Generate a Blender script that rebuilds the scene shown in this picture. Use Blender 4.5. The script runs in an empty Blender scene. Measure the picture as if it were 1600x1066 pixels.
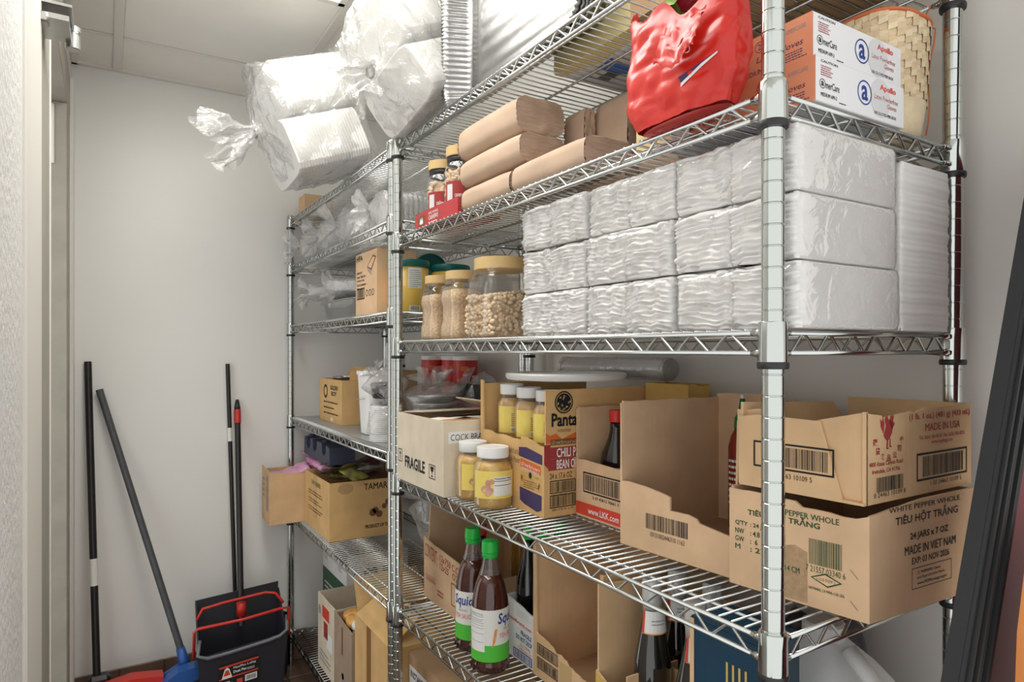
import bpy, math, random
from mathutils import Vector, Matrix, noise
S = bpy.context.scene
COL = S.collection
PI = math.pi
# ------------------------------------------------------------------ camera, world, lights, exposure
cam = bpy.data.objects.new('camera', bpy.data.cameras.new('camera'))
COL.objects.link(cam)
cam.location = (-0.6786, -0.5062, 1.36)
cam.rotation_euler = (PI/2, 0, -0.55237)
cam.data.sensor_width = 36
cam.data.lens = 23.14
cam.data.shift_y = 15/1600
cam.data.clip_start = 0.02
S.camera = cam
W = bpy.data.worlds.new('world'); S.world = W
W.use_nodes = True
W.node_tree.nodes['Background'].inputs[0].default_value = (0.985, 0.99, 0.965, 1)
W.node_tree.nodes['Background'].inputs[1].default_value = .74
S.cycles.transparent_max_bounces = 32
S.view_settings.view_transform = 'Standard'
S.view_settings.look = 'None'
S.view_settings.gamma = 1
S.view_settings.use_curve_mapping = False
S.view_settings.exposure = 0.78
TROFFER = 4.8          # emission strength of the ceiling troffers
# ------------------------------------------------------------------ materials
MATS = {}
def nodes_of(m):
    m.use_nodes = True
    return m.node_tree, m.node_tree.nodes, m.node_tree.links, m.node_tree.nodes['Principled BSDF']
def mat(name, col, rough=0.5, metal=0.0, var=0.0, vscale=8.0, bump=0.0, bscale=60.0, col2=None, coat=0.0,
        stretch=(1, 1, 1), trans=0.0, emit=0.0, sss=0.0, detail=3.0, spec=None, sharp=False):
    if name in MATS: return MATS[name]
    m = bpy.data.materials.new(name)
    nt, N, L, P = nodes_of(m)
    c = (*col, 1)
    P.inputs['Base Color'].default_value = c
    P.inputs['Roughness'].default_value = rough
    P.inputs['Metallic'].default_value = metal
    P.inputs['Coat Weight'].default_value = coat
    P.inputs['Transmission Weight'].default_value = trans
    if spec is not None: P.inputs['Specular IOR Level'].default_value = spec
    if sss: P.inputs['Subsurface Weight'].default_value = sss; P.inputs['Subsurface Radius'].default_value = (.01, .01, .01)
    if emit:
        P.inputs['Emission Color'].default_value = c; P.inputs['Emission Strength'].default_value = emit
    if var or bump or col2:
        tc = N.new('ShaderNodeTexCoord'); mp = N.new('ShaderNodeMapping')
        mp.inputs['Scale'].default_value = stretch
        L.new(tc.outputs['Object'], mp.inputs['Vector'])
    if var or col2:
        nz = N.new('ShaderNodeTexNoise'); nz.inputs['Scale'].default_value = vscale; nz.inputs['Detail'].default_value = detail
        L.new(mp.outputs[0], nz.inputs['Vector'])
        mx = N.new('ShaderNodeMix'); mx.data_type = 'RGBA'
        a = col2 if col2 else tuple(max(0, k*(1-var)) for k in col)
        b = col if col2 else tuple(min(1, k*(1+var)) for k in col)
        mx.inputs[6].default_value = (*a, 1); mx.inputs[7].default_value = (*b, 1)
        rp = N.new('ShaderNodeMapRange')
        rp.inputs[1].default_value = .47 if sharp else .3; rp.inputs[2].default_value = .53 if sharp else .7
        L.new(nz.outputs[0], rp.inputs[0]); L.new(rp.outputs[0], mx.inputs[0])
        L.new(mx.outputs[2], P.inputs['Base Color'])
    if bump:
        n2 = N.new('ShaderNodeTexNoise'); n2.inputs['Scale'].default_value = bscale; n2.inputs['Detail'].default_value = 4
        L.new(mp.outputs[0], n2.inputs['Vector'])
        bp = N.new('ShaderNodeBump'); bp.inputs['Strength'].default_value = bump; bp.inputs['Distance'].default_value = .004
        L.new(n2.outputs[0], bp.inputs['Height']); L.new(bp.outputs[0], P.inputs['Normal'])
    MATS[name] = m
    return m
def film(name, tint=(1, 1, 1), lo=0.05, hi=0.6, rough=0.12, milky=0.1, bump=0.5, bscale=18.0, blend=0.3):
    """thin clear plastic: see-through head-on, glossy at grazing angles, faintly milky"""
    if name in MATS: return MATS[name]
    m = bpy.data.materials.new(name)
    nt, N, L, P = nodes_of(m)
    N.remove(P); out = N['Material Output']
    tr = N.new('ShaderNodeBsdfTransparent'); tr.inputs[0].default_value = (*tint, 1)
    gl = N.new('ShaderNodeBsdfGlossy'); gl.inputs['Roughness'].default_value = rough
    df = N.new('ShaderNodeBsdfDiffuse'); df.inputs[0].default_value = (.9*tint[0], .9*tint[1], .9*tint[2], 1)
    lw = N.new('ShaderNodeLayerWeight'); lw.inputs[0].default_value = blend
    mr = N.new('ShaderNodeMapRange'); mr.inputs[3].default_value = lo; mr.inputs[4].default_value = hi
    L.new(lw.outputs['Facing'], mr.inputs[0])
    tc = N.new('ShaderNodeTexCoord'); nz = N.new('ShaderNodeTexNoise')
    nz.inputs['Scale'].default_value = bscale; nz.inputs['Detail'].default_value = 3; nz.inputs['Distortion'].default_value = 1.2
    L.new(tc.outputs['Object'], nz.inputs['Vector'])
    bp = N.new('ShaderNodeBump'); bp.inputs['Strength'].default_value = bump; bp.inputs['Distance'].default_value = .02
    L.new(nz.outputs[0], bp.inputs['Height'])
    L.new(bp.outputs[0], gl.inputs['Normal']); L.new(bp.outputs[0], lw.inputs['Normal'])
    m1 = N.new('ShaderNodeMixShader'); m1.inputs[0].default_value = milky
    L.new(tr.outputs[0], m1.inputs[1]); L.new(df.outputs[0], m1.inputs[2])
    m2 = N.new('ShaderNodeMixShader')
    L.new(mr.outputs[0], m2.inputs[0]); L.new(m1.outputs[0], m2.inputs[1]); L.new(gl.outputs[0], m2.inputs[2])
    L.new(m2.outputs[0], out.inputs['Surface'])
    MATS[name] = m
    return m
def kraft(name, col):
    """corrugated cardboard: fine vertical fluting and soft mottling"""
    if name in MATS: return MATS[name]
    m = mat(name, col, .75, var=.09, vscale=14, spec=.25)
    nt, N, L, P = nodes_of(m)
    tc = N.new('ShaderNodeTexCoord'); mp = N.new('ShaderNodeMapping'); mp.inputs['Scale'].default_value = (1, 1, .03)
    L.new(tc.outputs['Object'], mp.inputs['Vector'])
    nz = N.new('ShaderNodeTexNoise'); nz.inputs['Scale'].default_value = 160; nz.inputs['Detail'].default_value = 2
    L.new(mp.outputs[0], nz.inputs['Vector'])
    bp = N.new('ShaderNodeBump'); bp.inputs['Strength'].default_value = .12; bp.inputs['Distance'].default_value = .003
    L.new(nz.outputs[0], bp.inputs['Height']); L.new(bp.outputs[0], P.inputs['Normal'])
    return m
def flat(name, col, rough=.6): return mat('ink_'+name, col, rough, spec=.2)
M_WALL = mat('painted_wall', (.82, .80, .765), .55, var=.02, vscale=3, bump=.10, bscale=45)
M_WALLT = mat('textured_wall', (.74, .745, .735), .6, var=.03, vscale=5, bump=1.0, bscale=75)
M_BACK = mat('painted_panel_wall', (.87, .86, .83), .38, var=.015, vscale=2, bump=.03, bscale=8)
M_CEIL = mat('ceiling_tile', (.93, .905, .85), .8, var=.02, vscale=6, bump=.05, bscale=120)
M_TBAR = mat('ceiling_bar', (.80, .775, .72), .5)
M_FLOOR = mat('quarry_tile', (.17, .105, .075), .35, var=.25, vscale=9, bump=.1, bscale=60)
M_GROUT = mat('grout', (.10, .085, .075), .9)
M_FRAME = mat('door_frame_paint', (.33, .315, .265), .45, var=.08, vscale=12)
M_FRAMEL = mat('light_trim_paint', (.78, .76, .71), .45)
M_DARKDOOR = mat('door_paint', (.36, .33, .28), .5, var=.1, vscale=4)
M_STEEL = mat('brushed_steel', (.55, .55, .54), .28, 1.0)
M_CHROME = mat('chrome', (.56, .585, .57), .12, 1.0)
M_ZINC = mat('zinc_wire', (.62, .64, .63), .22, 1.0)
M_BLACKP = mat('black_plastic', (.018, .018, .02), .4)
M_FILM = film('clear_film', lo=.07, hi=.7, rough=.07, milky=.05, bump=.22, bscale=26)
M_BAG = film('clear_bag', (.985, .985, .98), .06, .60, .09, .17, .9, 18)
M_BAG2 = film('cloudy_bag', (.985, .985, .98), .06, .40, .12, .30, .7, 18)
M_PET = film('clear_pet', (.985, .98, .98), .05, .5, .05, .03, 0.0, 5)
M_WHITE = mat('white_paper', (.86, .85, .84), .8, var=.03, vscale=20)
M_NAP = mat('napkin_paper', (.80, .785, .765), .85, var=.02, vscale=30)
M_FOAM = mat('white_foam', (.70, .69, .67), .6)
M_WPLAS = mat('white_plastic', (.84, .845, .84), .35)
M_TOWEL = mat('kraft_towel', (.56, .405, .295), .85, var=.07, vscale=18)
M_TOWEL_END = mat('kraft_towel_edge', (.50, .355, .26), .9, var=.15, vscale=25, bump=.5, bscale=60, stretch=(1, 6, 1))
M_FOIL = mat('aluminium_foil', (.50, .50, .495), .28, 1.0, bump=.25, bscale=40)
M_PANFOIL = mat('pan_foil', (.26, .26, .255), .34, 1.0, bump=.3, bscale=22)
K_TAN = kraft('kraft_tan', (.68, .455, .26))
K_PINKISH = kraft('kraft_rose', (.70, .475, .295))
K_BROWN = kraft('kraft_brown', (.46, .30, .17))
K_ORANGE = kraft('kraft_orange', (.70, .45, .20))
K_CREAM = kraft('kraft_cream', (.74, .65, .515))
K_YELLOW = kraft('kraft_golden', (.64, .41, .13))
K_INSHADE = kraft('kraft_inner_shade', (.46, .30, .175))  # same kraft darkened, so the shade inside boxes is in the colour
INK = flat('black', (.02, .02, .022)); INK_G = flat('green', (.02, .085, .035)); INK_R = flat('red', (.36, .05, .05))
INK_W = flat('white', (.85, .85, .84)); INK_B = flat('blue', (.03, .06, .30)); INK_O = flat('orange', (.70, .16, .04))
INK_P = flat('purple', (.07, .05, .13)); INK_Y = flat('yellow', (.80, .60, .08)); INK_GR = flat('grey', (.32, .32, .33))
INK_BRED = flat('bright_red', (.68, .07, .04)); INK_LG = flat('light_green', (.10, .55, .06)); INK_PALE = flat('pale_grey', (.66, .66, .68))
INK_BR = flat('brown', (.20, .10, .05))
# ------------------------------------------------------------------ mesh helpers
class MB:
    def __init__(s): s.v = []; s.f = []; s.m = []; s.k = 0
    def add(s, vs, fs, k=None):
        b = len(s.v); s.v.extend(tuple(p) for p in vs)
        kk = s.k if k is None else k
        for f in fs: s.f.append(tuple(b+i for i in f)); s.m.append(kk)
        return s
    def box(s, x0, y0, z0, x1, y1, z1, k=None):
        vs = [(x, y, z) for z in (z0, z1) for y in (y0, y1) for x in (x0, x1)]
        return s.add(vs, [(0, 2, 3, 1), (4, 5, 7, 6), (0, 1, 5, 4), (2, 6, 7, 3), (0, 4, 6, 2), (1, 3, 7, 5)], k)
    def bbox(s, x0, y0, z0, x1, y1, z1, b, k=None):
        """box with chamfered edges"""
        c = Vector(((x0+x1)/2, (y0+y1)/2, (z0+z1)/2)); h = Vector(((x1-x0)/2, (y1-y0)/2, (z1-z0)/2))
        vs = []; idx = {}
        for sx in (-1, 1):
            for sy in (-1, 1):
                for sz in (-1, 1):
                    for ax in range(3):
                        p = [sx*(h.x-b), sy*(h.y-b), sz*(h.z-b)]
                        p[ax] += (sx, sy, sz)[ax]*b
                        idx[(sx, sy, sz, ax)] = len(vs); vs.append((c.x+p[0], c.y+p[1], c.z+p[2]))
        fs = []
        sg = [(-1, -1), (1, -1), (1, 1), (-1, 1)]
        for ax in range(3):
            for d in (-1, 1):
                q = []
                for a, bb in sg:
                    t = [0, 0, 0]; t[ax] = d; t[(ax+1) % 3] = a; t[(ax+2) % 3] = bb
                    q.append(idx[(*t, ax)])
                fs.append(q if d > 0 else q[::-1])
        for ax in range(3):
            i, j = (ax+1) % 3, (ax+2) % 3
            for a in (-1, 1):
                for bb in (-1, 1):
                    t0 = [0, 0, 0]; t1 = [0, 0, 0]; t0[i] = t1[i] = a; t0[j] = t1[j] = bb; t0[ax] = -1; t1[ax] = 1
                    q = [idx[(*t0, i)], idx[(*t1, i)], idx[(*t1, j)], idx[(*t0, j)]]
                    fs.append(q if a*bb < 0 else q[::-1])
        for sx in (-1, 1):
            for sy in (-1, 1):
                for sz in (-1, 1):
                    q = [idx[(sx, sy, sz, 0)], idx[(sx, sy, sz, 1)], idx[(sx, sy, sz, 2)]]
                    fs.append(q if sx*sy*sz > 0 else q[::-1])
        return s.add(vs, fs, k)
    def tube(s, pts, r, n=8, cap=True, k=None, closed=False):
        pts = [Vector(p) for p in pts]; rs = r if isinstance(r, (list, tuple)) else [r]*len(pts)
        vs = []; fs = []; u = None
        for i, p in enumerate(pts):
            a = pts[i-1] if i else (pts[-1] if closed else p); b = pts[i+1] if i < len(pts)-1 else (pts[0] if closed else p)
            t = (b-a).normalized()
            if u is None:
                u = t.orthogonal().normalized()
            else:
                u = (u-t*u.dot(t)); u = u.normalized() if u.length > 1e-6 else t.orthogonal().normalized()
            w = t.cross(u)
            for j in range(n):
                an = 2*PI*(j+.5)/n
                vs.append(p+(u*math.cos(an)+w*math.sin(an))*rs[i])
        m = len(pts)
        for i in range(m if closed else m-1):
            for j in range(n):
                i2 = (i+1) % m
                fs.append((i*n+j, i*n+(j+1) % n, i2*n+(j+1) % n, i2*n+j))
        if cap and not closed:
            fs.append(tuple(range(n))[::-1]); fs.append(tuple((m-1)*n+j for j in range(n)))
        return s.add(vs, fs, k)
    def lathe(s, prof, n=24, c=(0, 0, 0), k=None, a0=0, sq=None, cap=True):
        """profile [(r,z)]; sq>2 gives a squarish superellipse cross-section"""
        vs = []; fs = []
        for r, z in prof:
            for j in range(n):
                an = a0+2*PI*j/n; q = 1
                if sq: q = (abs(math.cos(an))**sq+abs(math.sin(an))**sq)**(-1/sq)
                vs.append((c[0]+r*q*math.cos(an), c[1]+r*q*math.sin(an), c[2]+z))
        for i in range(len(prof)-1):
            for j in range(n):
                fs.append((i*n+j, i*n+(j+1) % n, (i+1)*n+(j+1) % n, (i+1)*n+j))
        if cap:
            if prof[0][0] > 1e-5: fs.append(tuple(range(n))[::-1])
            if prof[-1][0] > 1e-5: fs.append(tuple((len(prof)-1)*n+j for j in range(n)))
        return s.add(vs, fs, k)
    def grid(s, fn, nu, nv, k=None, flip=False):
        vs = [fn(i/nu, j/nv) for j in range(nv+1) for i in range(nu+1)]
        fs = []
        for j in range(nv):
            for i in range(nu):
                a = j*(nu+1)+i
                q = (a, a+1, a+nu+2, a+nu+1)
                fs.append(q[::-1] if flip else q)
        return s.add(vs, fs, k)
    def prism(s, poly, fr, th, k=None):
        """2-D outline on a frame (o,u,v), extruded inwards by th"""
        o, u, v = fr; n = u.cross(v); m = len(poly)
        A = [o+u*x+v*y for x, y in poly]; B = [p-n*th for p in A]
        fs = [tuple(range(m)), tuple(range(2*m-1, m-1, -1))]+[(i, i+m, (i+1) % m+m, (i+1) % m) for i in range(m)]
        return s.add(A+B, fs, k)
    def build(s, name, mats, parent=None, smooth=False, loc=None, rot=None, angle=None):
        me = bpy.data.meshes.new(name); me.from_pydata(s.v, [], s.f)
        for m in (mats if isinstance(mats, (list, tuple)) else [mats]): me.materials.append(m)
        if any(s.m): me.polygons.foreach_set('material_index', s.m)
        if smooth:
            me.polygons.foreach_set('use_smooth', [True]*len(me.polygons))
            if angle: me.set_sharp_from_angle(angle=math.radians(angle))
        me.update()
        return put(name, me, parent, loc, rot)
def put(name, me, parent=None, loc=None, rot=None):
    o = bpy.data.objects.new(name, me); COL.objects.link(o)
    if parent: o.parent = parent
    if loc is not None: o.location = loc
    if rot is not None: o.rotation_euler = rot
    return o
def thing(name, label, cat, loc=(0, 0, 0), rz=0, group=None, rot=None):
    o = bpy.data.objects.new(name, None); COL.objects.link(o)
    o.empty_display_size = .05
    o.location = loc; o.rotation_euler = rot if rot else (0, 0, rz)
    return tag(o, label, cat, group)
def tag(o, label, cat, group=None):
    o['label'] = label; o['category'] = cat
    if group: o['group'] = group
    return o
def struct(o, label=None):
    o['kind'] = 'structure'
    if label: o['label'] = label
    return o
def nz(x, y, z=0.0, sc=1.0): return noise.noise(Vector((x*sc, y*sc, z*sc)))
# ------------------------------------------------------------------ printing: text, bars, rules laid flat on a face
TXT = {}
def text_mesh(body, bold):
    key = (body, bold)
    if key in TXT: return TXT[key]
    cu = bpy.data.curves.new('t', 'FONT'); cu.body = body; cu.resolution_u = 2; cu.fill_mode = 'FRONT'; cu.offset = 0 if ('M' in body or 'W' in body) else min(bold, .03)
    ob = bpy.data.objects.new('t', cu); COL.objects.link(ob)
    dg = bpy.context.evaluated_depsgraph_get()
    me = bpy.data.meshes.new_from_object(ob.evaluated_get(dg))
    vs = [(v.co.x, v.co.y) for v in me.vertices]; fs = [tuple(p.vertices) for p in me.polygons]
    bpy.data.objects.remove(ob); bpy.data.curves.remove(cu); bpy.data.meshes.remove(me)
    if vs:
        x0 = min(v[0] for v in vs); x1 = max(v[0] for v in vs); y0 = min(v[1] for v in vs); y1 = max(v[1] for v in vs)
    else: x0 = x1 = y0 = y1 = 0
    TXT[key] = (vs, fs, x0, y0, max(x1-x0, 1e-5), max(y1-y0, 1e-5))
    return TXT[key]
class Print:
    """ink on a face. mapping: (o,u,v) flat frame, or a function (x,y,lift)->Vector"""
    def __init__(s, fr):
        s.mb = MB(); s.mats = []; s.lift = .0004
        if callable(fr): s.map = fr
        else:
            o, u, v = fr; n = u.cross(v)
            s.map = lambda x, y, e: o+u*x+v*y+n*e
        s.curved = callable(fr)
    def ki(s, m):
        if m not in s.mats: s.mats.append(m)
        return s.mats.index(m)
    def poly(s, pts, m, e=0):
        s.mb.add([s.map(x, y, s.lift+e) for x, y in pts], [tuple(range(len(pts)))], s.ki(m)); return s
    def rect(s, x0, y0, x1, y1, m, e=0):
        if s.curved:
            n = max(1, int(abs(x1-x0)/.006))
            pts = [s.map(x0+(x1-x0)*i/n, y, s.lift+e) for y in (y0, y1) for i in range(n+1)]
            s.mb.add(pts, [(i, i+1, n+2+i, n+1+i) for i in range(n)], s.ki(m)); return s
        return s.poly([(x0, y0), (x1, y0), (x1, y1), (x0, y1)], m, e)
    def frame(s, x0, y0, x1, y1, w, m, e=0):
        s.rect(x0, y0, x1, y0+w, m, e); s.rect(x0, y1-w, x1, y1, m, e)
        s.rect(x0, y0+w, x0+w, y1-w, m, e); return s.rect(x1-w, y0+w, x1, y1-w, m, e)
    def bars(s, x0, y0, x1, y1, m, seed=1, n=30, e=0):
        rnd = random.Random(seed); x = x0; step = (x1-x0)/n
        while x < x1-step*.3:
            w = step*rnd.choice((.3, .3, .55, .8)); s.rect(x, y0, min(x+w, x1), y1, m, e); x += w+step*rnd.choice((.3, .45, .6))
        return s
    def text(s, body, x, y, w, h, m, bold=.0, shear=0, e=.0001, ang=0, dbl=True):
        """text fitted to the rectangle with lower left x,y and size w,h"""
        vs, fs, x0, y0, tw, th = text_mesh(body, bold)
        if not vs: return s
        if bold > .009 and ('M' in body or 'W' in body) and dbl:
            s.text(body, x+.035*h, y, w, h, m, bold, shear, e+.00005, ang, False)
        ca, sa = math.cos(ang), math.sin(ang); P = []
        for a, b in vs:
            p = (a-x0)/tw*w; q = (b-y0)/th*h; p += q*shear
            P.append(s.map(x+p*ca-q*sa, y+p*sa+q*ca, s.lift+e))
        s.mb.add(P, fs, s.ki(m)); return s
    def disc(s, x, y, r, m, n=20, e=0, ry=None):
        ry = ry or r
        return s.poly([(x+r*math.cos(2*PI*i/n), y+ry*math.sin(2*PI*i/n)) for i in range(n)], m, e)
    def ring(s, x, y, r, w, m, n=24, e=0):
        P = [s.map(x+q*math.cos(2*PI*i/n), y+q*math.sin(2*PI*i/n), s.lift+e) for q in (r-w, r) for i in range(n)]
        s.mb.add(P, [(i, (i+1) % n, n+(i+1) % n, n+i) for i in range(n)][::1], s.ki(m)); return s
    def lines(s, x, y, w, h, n, m, seed=0, fill=.42):
        """a block of unreadably small print"""
        rnd = random.Random(seed); d = h/n
        for i in range(n):
            xx = x; yy = y+h-(i+1)*d
            end = x+w*rnd.uniform(.65, 1)
            while xx < end:
                l = rnd.uniform(.04, .14)*w; s.rect(xx, yy, min(xx+l, end), yy+d*fill, m, .0001); xx += l+.025*w
        return s
    def build(s, parent, name='printing'):
        if s.mb.f: return s.mb.build(name, s.mats, parent)
def FRONT(D, x=0, z=0): return (Vector((x, D, z)), Vector((0, -1, 0)), Vector((0, 0, 1)))     # faces -x (the aisle)
def skewed(t, k):
    """an opened carton pushed out of square"""
    for o in t.children:
        for v in o.data.vertices: v.co.y -= k*v.co.x
def NEAR(x=0, y=0, z=0): return (Vector((x, y, z)), Vector((1, 0, 0)), Vector((0, 0, 1)))      # faces -y (the camera end)
def cyl_map(r, ang0, c=(0, 0), z=0):
    """x runs along the arc, seen from outside left to right"""
    def f(x, y, e):
        a = ang0+x/r
        return Vector((c[0]+(r+e)*math.cos(a), c[1]+(r+e)*math.sin(a), z+y))
    return f
# ------------------------------------------------------------------ cartons
def jag(x0, y0, x1, y1, n, amp, seed=0):
    r = random.Random(seed)
    return [(x0+(x1-x0)*i/n, y0+(y1-y0)*i/n+(r.uniform(-amp, amp) if 0 < i < n else 0)) for i in range(n+1)]
def carton(name, label, loc, W_, D, H, km, rz=0, front=None, near=None, far=None, back=None, lid=False, th=.004, cat='box',
           group=None, inner=None, rot=None, flaps=(), skew=0):
    """corner at loc, x into the shelf, y away; walls are outlines [(s,z)...] of their top edge (None: full height)"""
    t = thing(name, label, cat, loc, rz, group, rot)
    X, Y, Z = Vector((1, 0, 0)), Vector((0, 1, 0)), Vector((0, 0, 1))
    def wall(nm, fr, L, top, inset=0):
        if top == 0: return
        top = top or [(0, H), (L, H)]
        pts = [(inset, 0), (L-inset, 0)]+[(min(max(x, inset), L-inset), z) for x, z in top[::-1]]
        MB().prism(pts, fr, th).build(nm, km, t)
    wall('front_panel', FRONT(D), D, front)
    wall('side_panel', NEAR(), W_, near, th*1.02)
    wall('side_panel', (Vector((W_, D, 0)), -X, Z), W_, far, th*1.02)
    wall('back_panel', (Vector((W_, 0, 0)), Y, Z), D, back)
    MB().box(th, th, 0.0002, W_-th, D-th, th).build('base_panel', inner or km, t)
    if lid: MB().box(th*.3, th*.3, H-th*.2, W_-th*.3, D-th*.3, H+th*.6).build('top_panel', km, t)
    for side, a, b, ln, ang in flaps:
        # hinge along the top of a side from a to b; ang 0 = straight up, positive = folding outwards, negative = inwards
        c, s_ = math.cos(ang)*ln, math.sin(ang)*ln
        if side == 'front': P = [(0, a, H), (0, b, H), (-s_, b-.01, H+c), (-s_, a+.01, H+c)]
        elif side == 'near': P = [(a, 0, H), (b, 0, H), (b-.01, -s_, H+c), (a+.01, -s_, H+c)]
        elif side == 'far': P = [(a, D, H), (b, D, H), (b-.01, D+s_, H+c), (a+.01, D+s_, H+c)]
        else: P = [(W_, a, H), (W_, b, H), (W_+s_, b-.01, H+c), (W_+s_, a+.01, H+c)]
        P = [Vector(p) for p in P]; n = (P[1]-P[0]).cross(P[2]-P[0]).normalized()*.0016
        MB().add([p+n for p in P]+[p-n for p in P], [(0, 1, 2, 3), (7, 6, 5, 4), (0, 4, 5, 1), (1, 5, 6, 2), (2, 6, 7, 3), (3, 7, 4, 0)]).build('flap', km, t)
    return t
# ------------------------------------------------------------------ plastic sacks
def sack(name, parent, c, k, p, L, rp, rq, m, seed=0, tail=.10, tail_r=.09, nr=30, ns=44, amp=.012, open_end=False, pw=3.2, neck=.012, cone=.25):
    """bag of film gathered to a knot. c centre, k axis towards the knot, p one cross axis; superellipse section rp x rq"""
    k = Vector(k).normalized(); p = Vector(p); p = (p-k*p.dot(k)).normalized(); q = k.cross(p); c = Vector(c)
    mb = MB(); vs = []; fs = []
    rows = []
    for i in range(nr+1):
        t = i/nr
        if t < .12: rows.append((-L/2+.012*math.sin(t/.12*PI/2)-.012, .25+.75*math.sin(t/.12*PI/2), 0))
        elif t < .6: rows.append((-L/2+(t-.12)/.48*L, 1, 0))
        elif t < .78:
            s_ = (t-.6)/.18; rows.append((L/2+cone*L*.35*s_, 1-(1-neck/rp)*s_**.8, s_))
        else:
            s_ = (t-.78)/.22; rows.append((L/2+cone*L*.35+tail*s_, neck/rp+(tail_r/rp)*s_**.8, 1+s_))
    for a, sc, fold in rows:
        for j in range(ns):
            an = 2*PI*j/ns
            u = (abs(math.cos(an))**pw+abs(math.sin(an))**pw)**(-1/pw)
            x, y = rp*u*math.cos(an), rq*u*math.sin(an)
            if fold >= 1:
                rr = rp*sc; x, y = rr*math.cos(an), rr*math.sin(an)
                w = .45*min(1, fold-1+.15)
                f = 1+w*math.sin(an*7+seed*1.7)+w*.6*math.sin(an*13+seed*3)
                x *= f; y *= f; a2 = a+.35*tail*(fold-1)*math.sin(an*5+seed)
            else:
                x *= sc; y *= sc; a2 = a
                f = 1+(.10*fold*math.sin(an*15+seed)+.05*fold*math.sin(an*23)); x *= f; y *= f
            P = c+k*a2+p*x+q*y
            g = Vector((nz(P.x+seed, P.y, P.z, 14), nz(P.x, P.y+seed+5, P.z, 14), nz(P.x, P.y, P.z+seed+9, 14)))*amp
            g += Vector((nz(P.x+seed, P.y, P.z, 40), nz(P.x, P.y+seed+5, P.z, 40), nz(P.x, P.y, P.z+seed, 40)))*amp*.45
            vs.append(P+g*(1 if fold < 1 else .8))
    for i in range(nr):
        for j in range(ns):
            fs.append((i*ns+j, i*ns+(j+1) % ns, (i+1)*ns+(j+1) % ns, (i+1)*ns+j))
    fs.append(tuple(range(ns))[::-1])
    mb.add(vs, fs)
    return mb.build(name, m, parent, True)
def stack_obj(name, parent, c, k, p, L, rp, rq, m, n=30, pw=6, amp=.002):
    """nested containers seen from the side: many thin lips along axis k"""
    k = Vector(k).normalized(); p = Vector(p); p = (p-k*p.dot(k)).normalized(); q = k.cross(p); c = Vector(c)
    ns = 40; vs = []; fs = []; R = 2*n
    for i in range(R+1):
        a = -L/2+L*i/R; d = amp if i % 2 else -amp
        for j in range(ns):
            an = 2*PI*j/ns; u = (abs(math.cos(an))**pw+abs(math.sin(an))**pw)**(-1/pw)
            vs.append(c+k*a+p*((rp+d)*u*math.cos(an))+q*((rq+d)*u*math.sin(an)))
    for i in range(R):
        for j in range(ns): fs.append((i*ns+j, i*ns+(j+1) % ns, (i+1)*ns+(j+1) % ns, (i+1)*ns+j))
    fs.append(tuple(range(ns))[::-1]); fs.append(tuple(R*ns+j for j in range(ns)))
    return MB().add(vs, fs).build(name, m, parent)
# ================================================================== the room
XL, XR, YB, ZC = -.79, .50, 2.46, 2.445
YN = -.80
f = struct(MB().box(-1.5, YN, -.06, 1.2, YB+.1, -.006).build('floor', M_GROUT))
tile_me = None
for i in range(9):
    for j in range(14):
        x, y = XL-.02+i*.155, YB-.152-j*.155
        if x > XR: continue
        if tile_me is None:
            o = MB().bbox(-.0755, -.0755, -.012, .0755, .0755, 0, .003).build('tile', M_FLOOR, f, loc=(x+.075, y+.075, 0)); tile_me = o.data
        else: put('tile', tile_me, f, (x+.075, y+.075, 0))
wb = struct(MB().box(XL-.25, YB, 0, XR+.1, YB+.1, ZC+.1).build('wall_back', M_BACK))
wr = struct(MB().box(XR, YN, 0, XR+.1, YB, ZC+.1).build('wall_right', M_WALL))
bb = struct(MB().box(XL, YB-.006, 0, XR, YB, .128).build('baseboard_back', M_GROUT))
bt = None
for i in range(9):
    x = XL+.002+i*.155
    if x > XR-.1: continue
    if bt is None:
        o = MB().bbox(0, -.010, .004, .151, -.0005, .132, .002).build('tile', M_FLOOR, bb, loc=(x, YB, 0)); bt = o.data
    else: put('tile', bt, bb, (x, YB, 0))
wl = struct(MB().box(XL-.2, .15, 0, XL, 1.06, ZC+.1).box(XL-.2, 1.06, 2.33, XL, YB, ZC+.1).box(XL-.2, 2.38, 0, XL, YB, 2.33).build('wall_left', M_WALLT))
t1 = struct(MB().bbox(XL-.05, .77, 0, XL+.006, 1.045, ZC, .003).build('trim_1', M_FRAMEL))
d1 = struct(MB().bbox(XL-.13, 1.055, 0, XL+.004, 1.285, 2.19, .003).build('door_1', M_FRAME), 'open doorway in the left wall with a painted metal frame')
MB().bbox(XL-.004, 1.272, 0, XL+.007, 1.283, 2.19, .002).build('jamb_edge', M_FRAMEL, d1)
MB().bbox(XL-.13, 2.149, 0, XL+.001, 2.30, 2.19, .003).build('jamb', M_FRAME, d1)
MB().bbox(XL-.13, 1.055, 2.19, XL+.002, 2.30, 2.33, .003).build('header', M_DARKDOOR, d1)
MB().bbox(XL-.02, 2.30, 0, XL+.012, 2.40, 2.33, .006).build('casing', M_FRAMEL, d1)
MB().bbox(XL-.055, 2.142, 1.98, XL-.035, 2.149, 2.18, .003).build('strike_plate', M_FRAMEL, d1)
ca = MB().bbox(XL-.02, 1.02, 1.985, XL+.018, 1.05, 2.005, .003)
ca.box(XL, 1.03, 2.026, XL+.055, 1.15, 2.031).box(XL, 1.03, 1.998, XL+.05, 1.14, 2.008)
ca.lathe([(.012, -.035), (.014, -.033), (.014, -.005), (.011, -.004), (.011, .0), (.015, .002), (.015, .012), (.012, .014)], 16, (XL+.052, 1.145, 2.022))
ca.build('closer_arm', M_STEEL, d1, True, angle=40)
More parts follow.
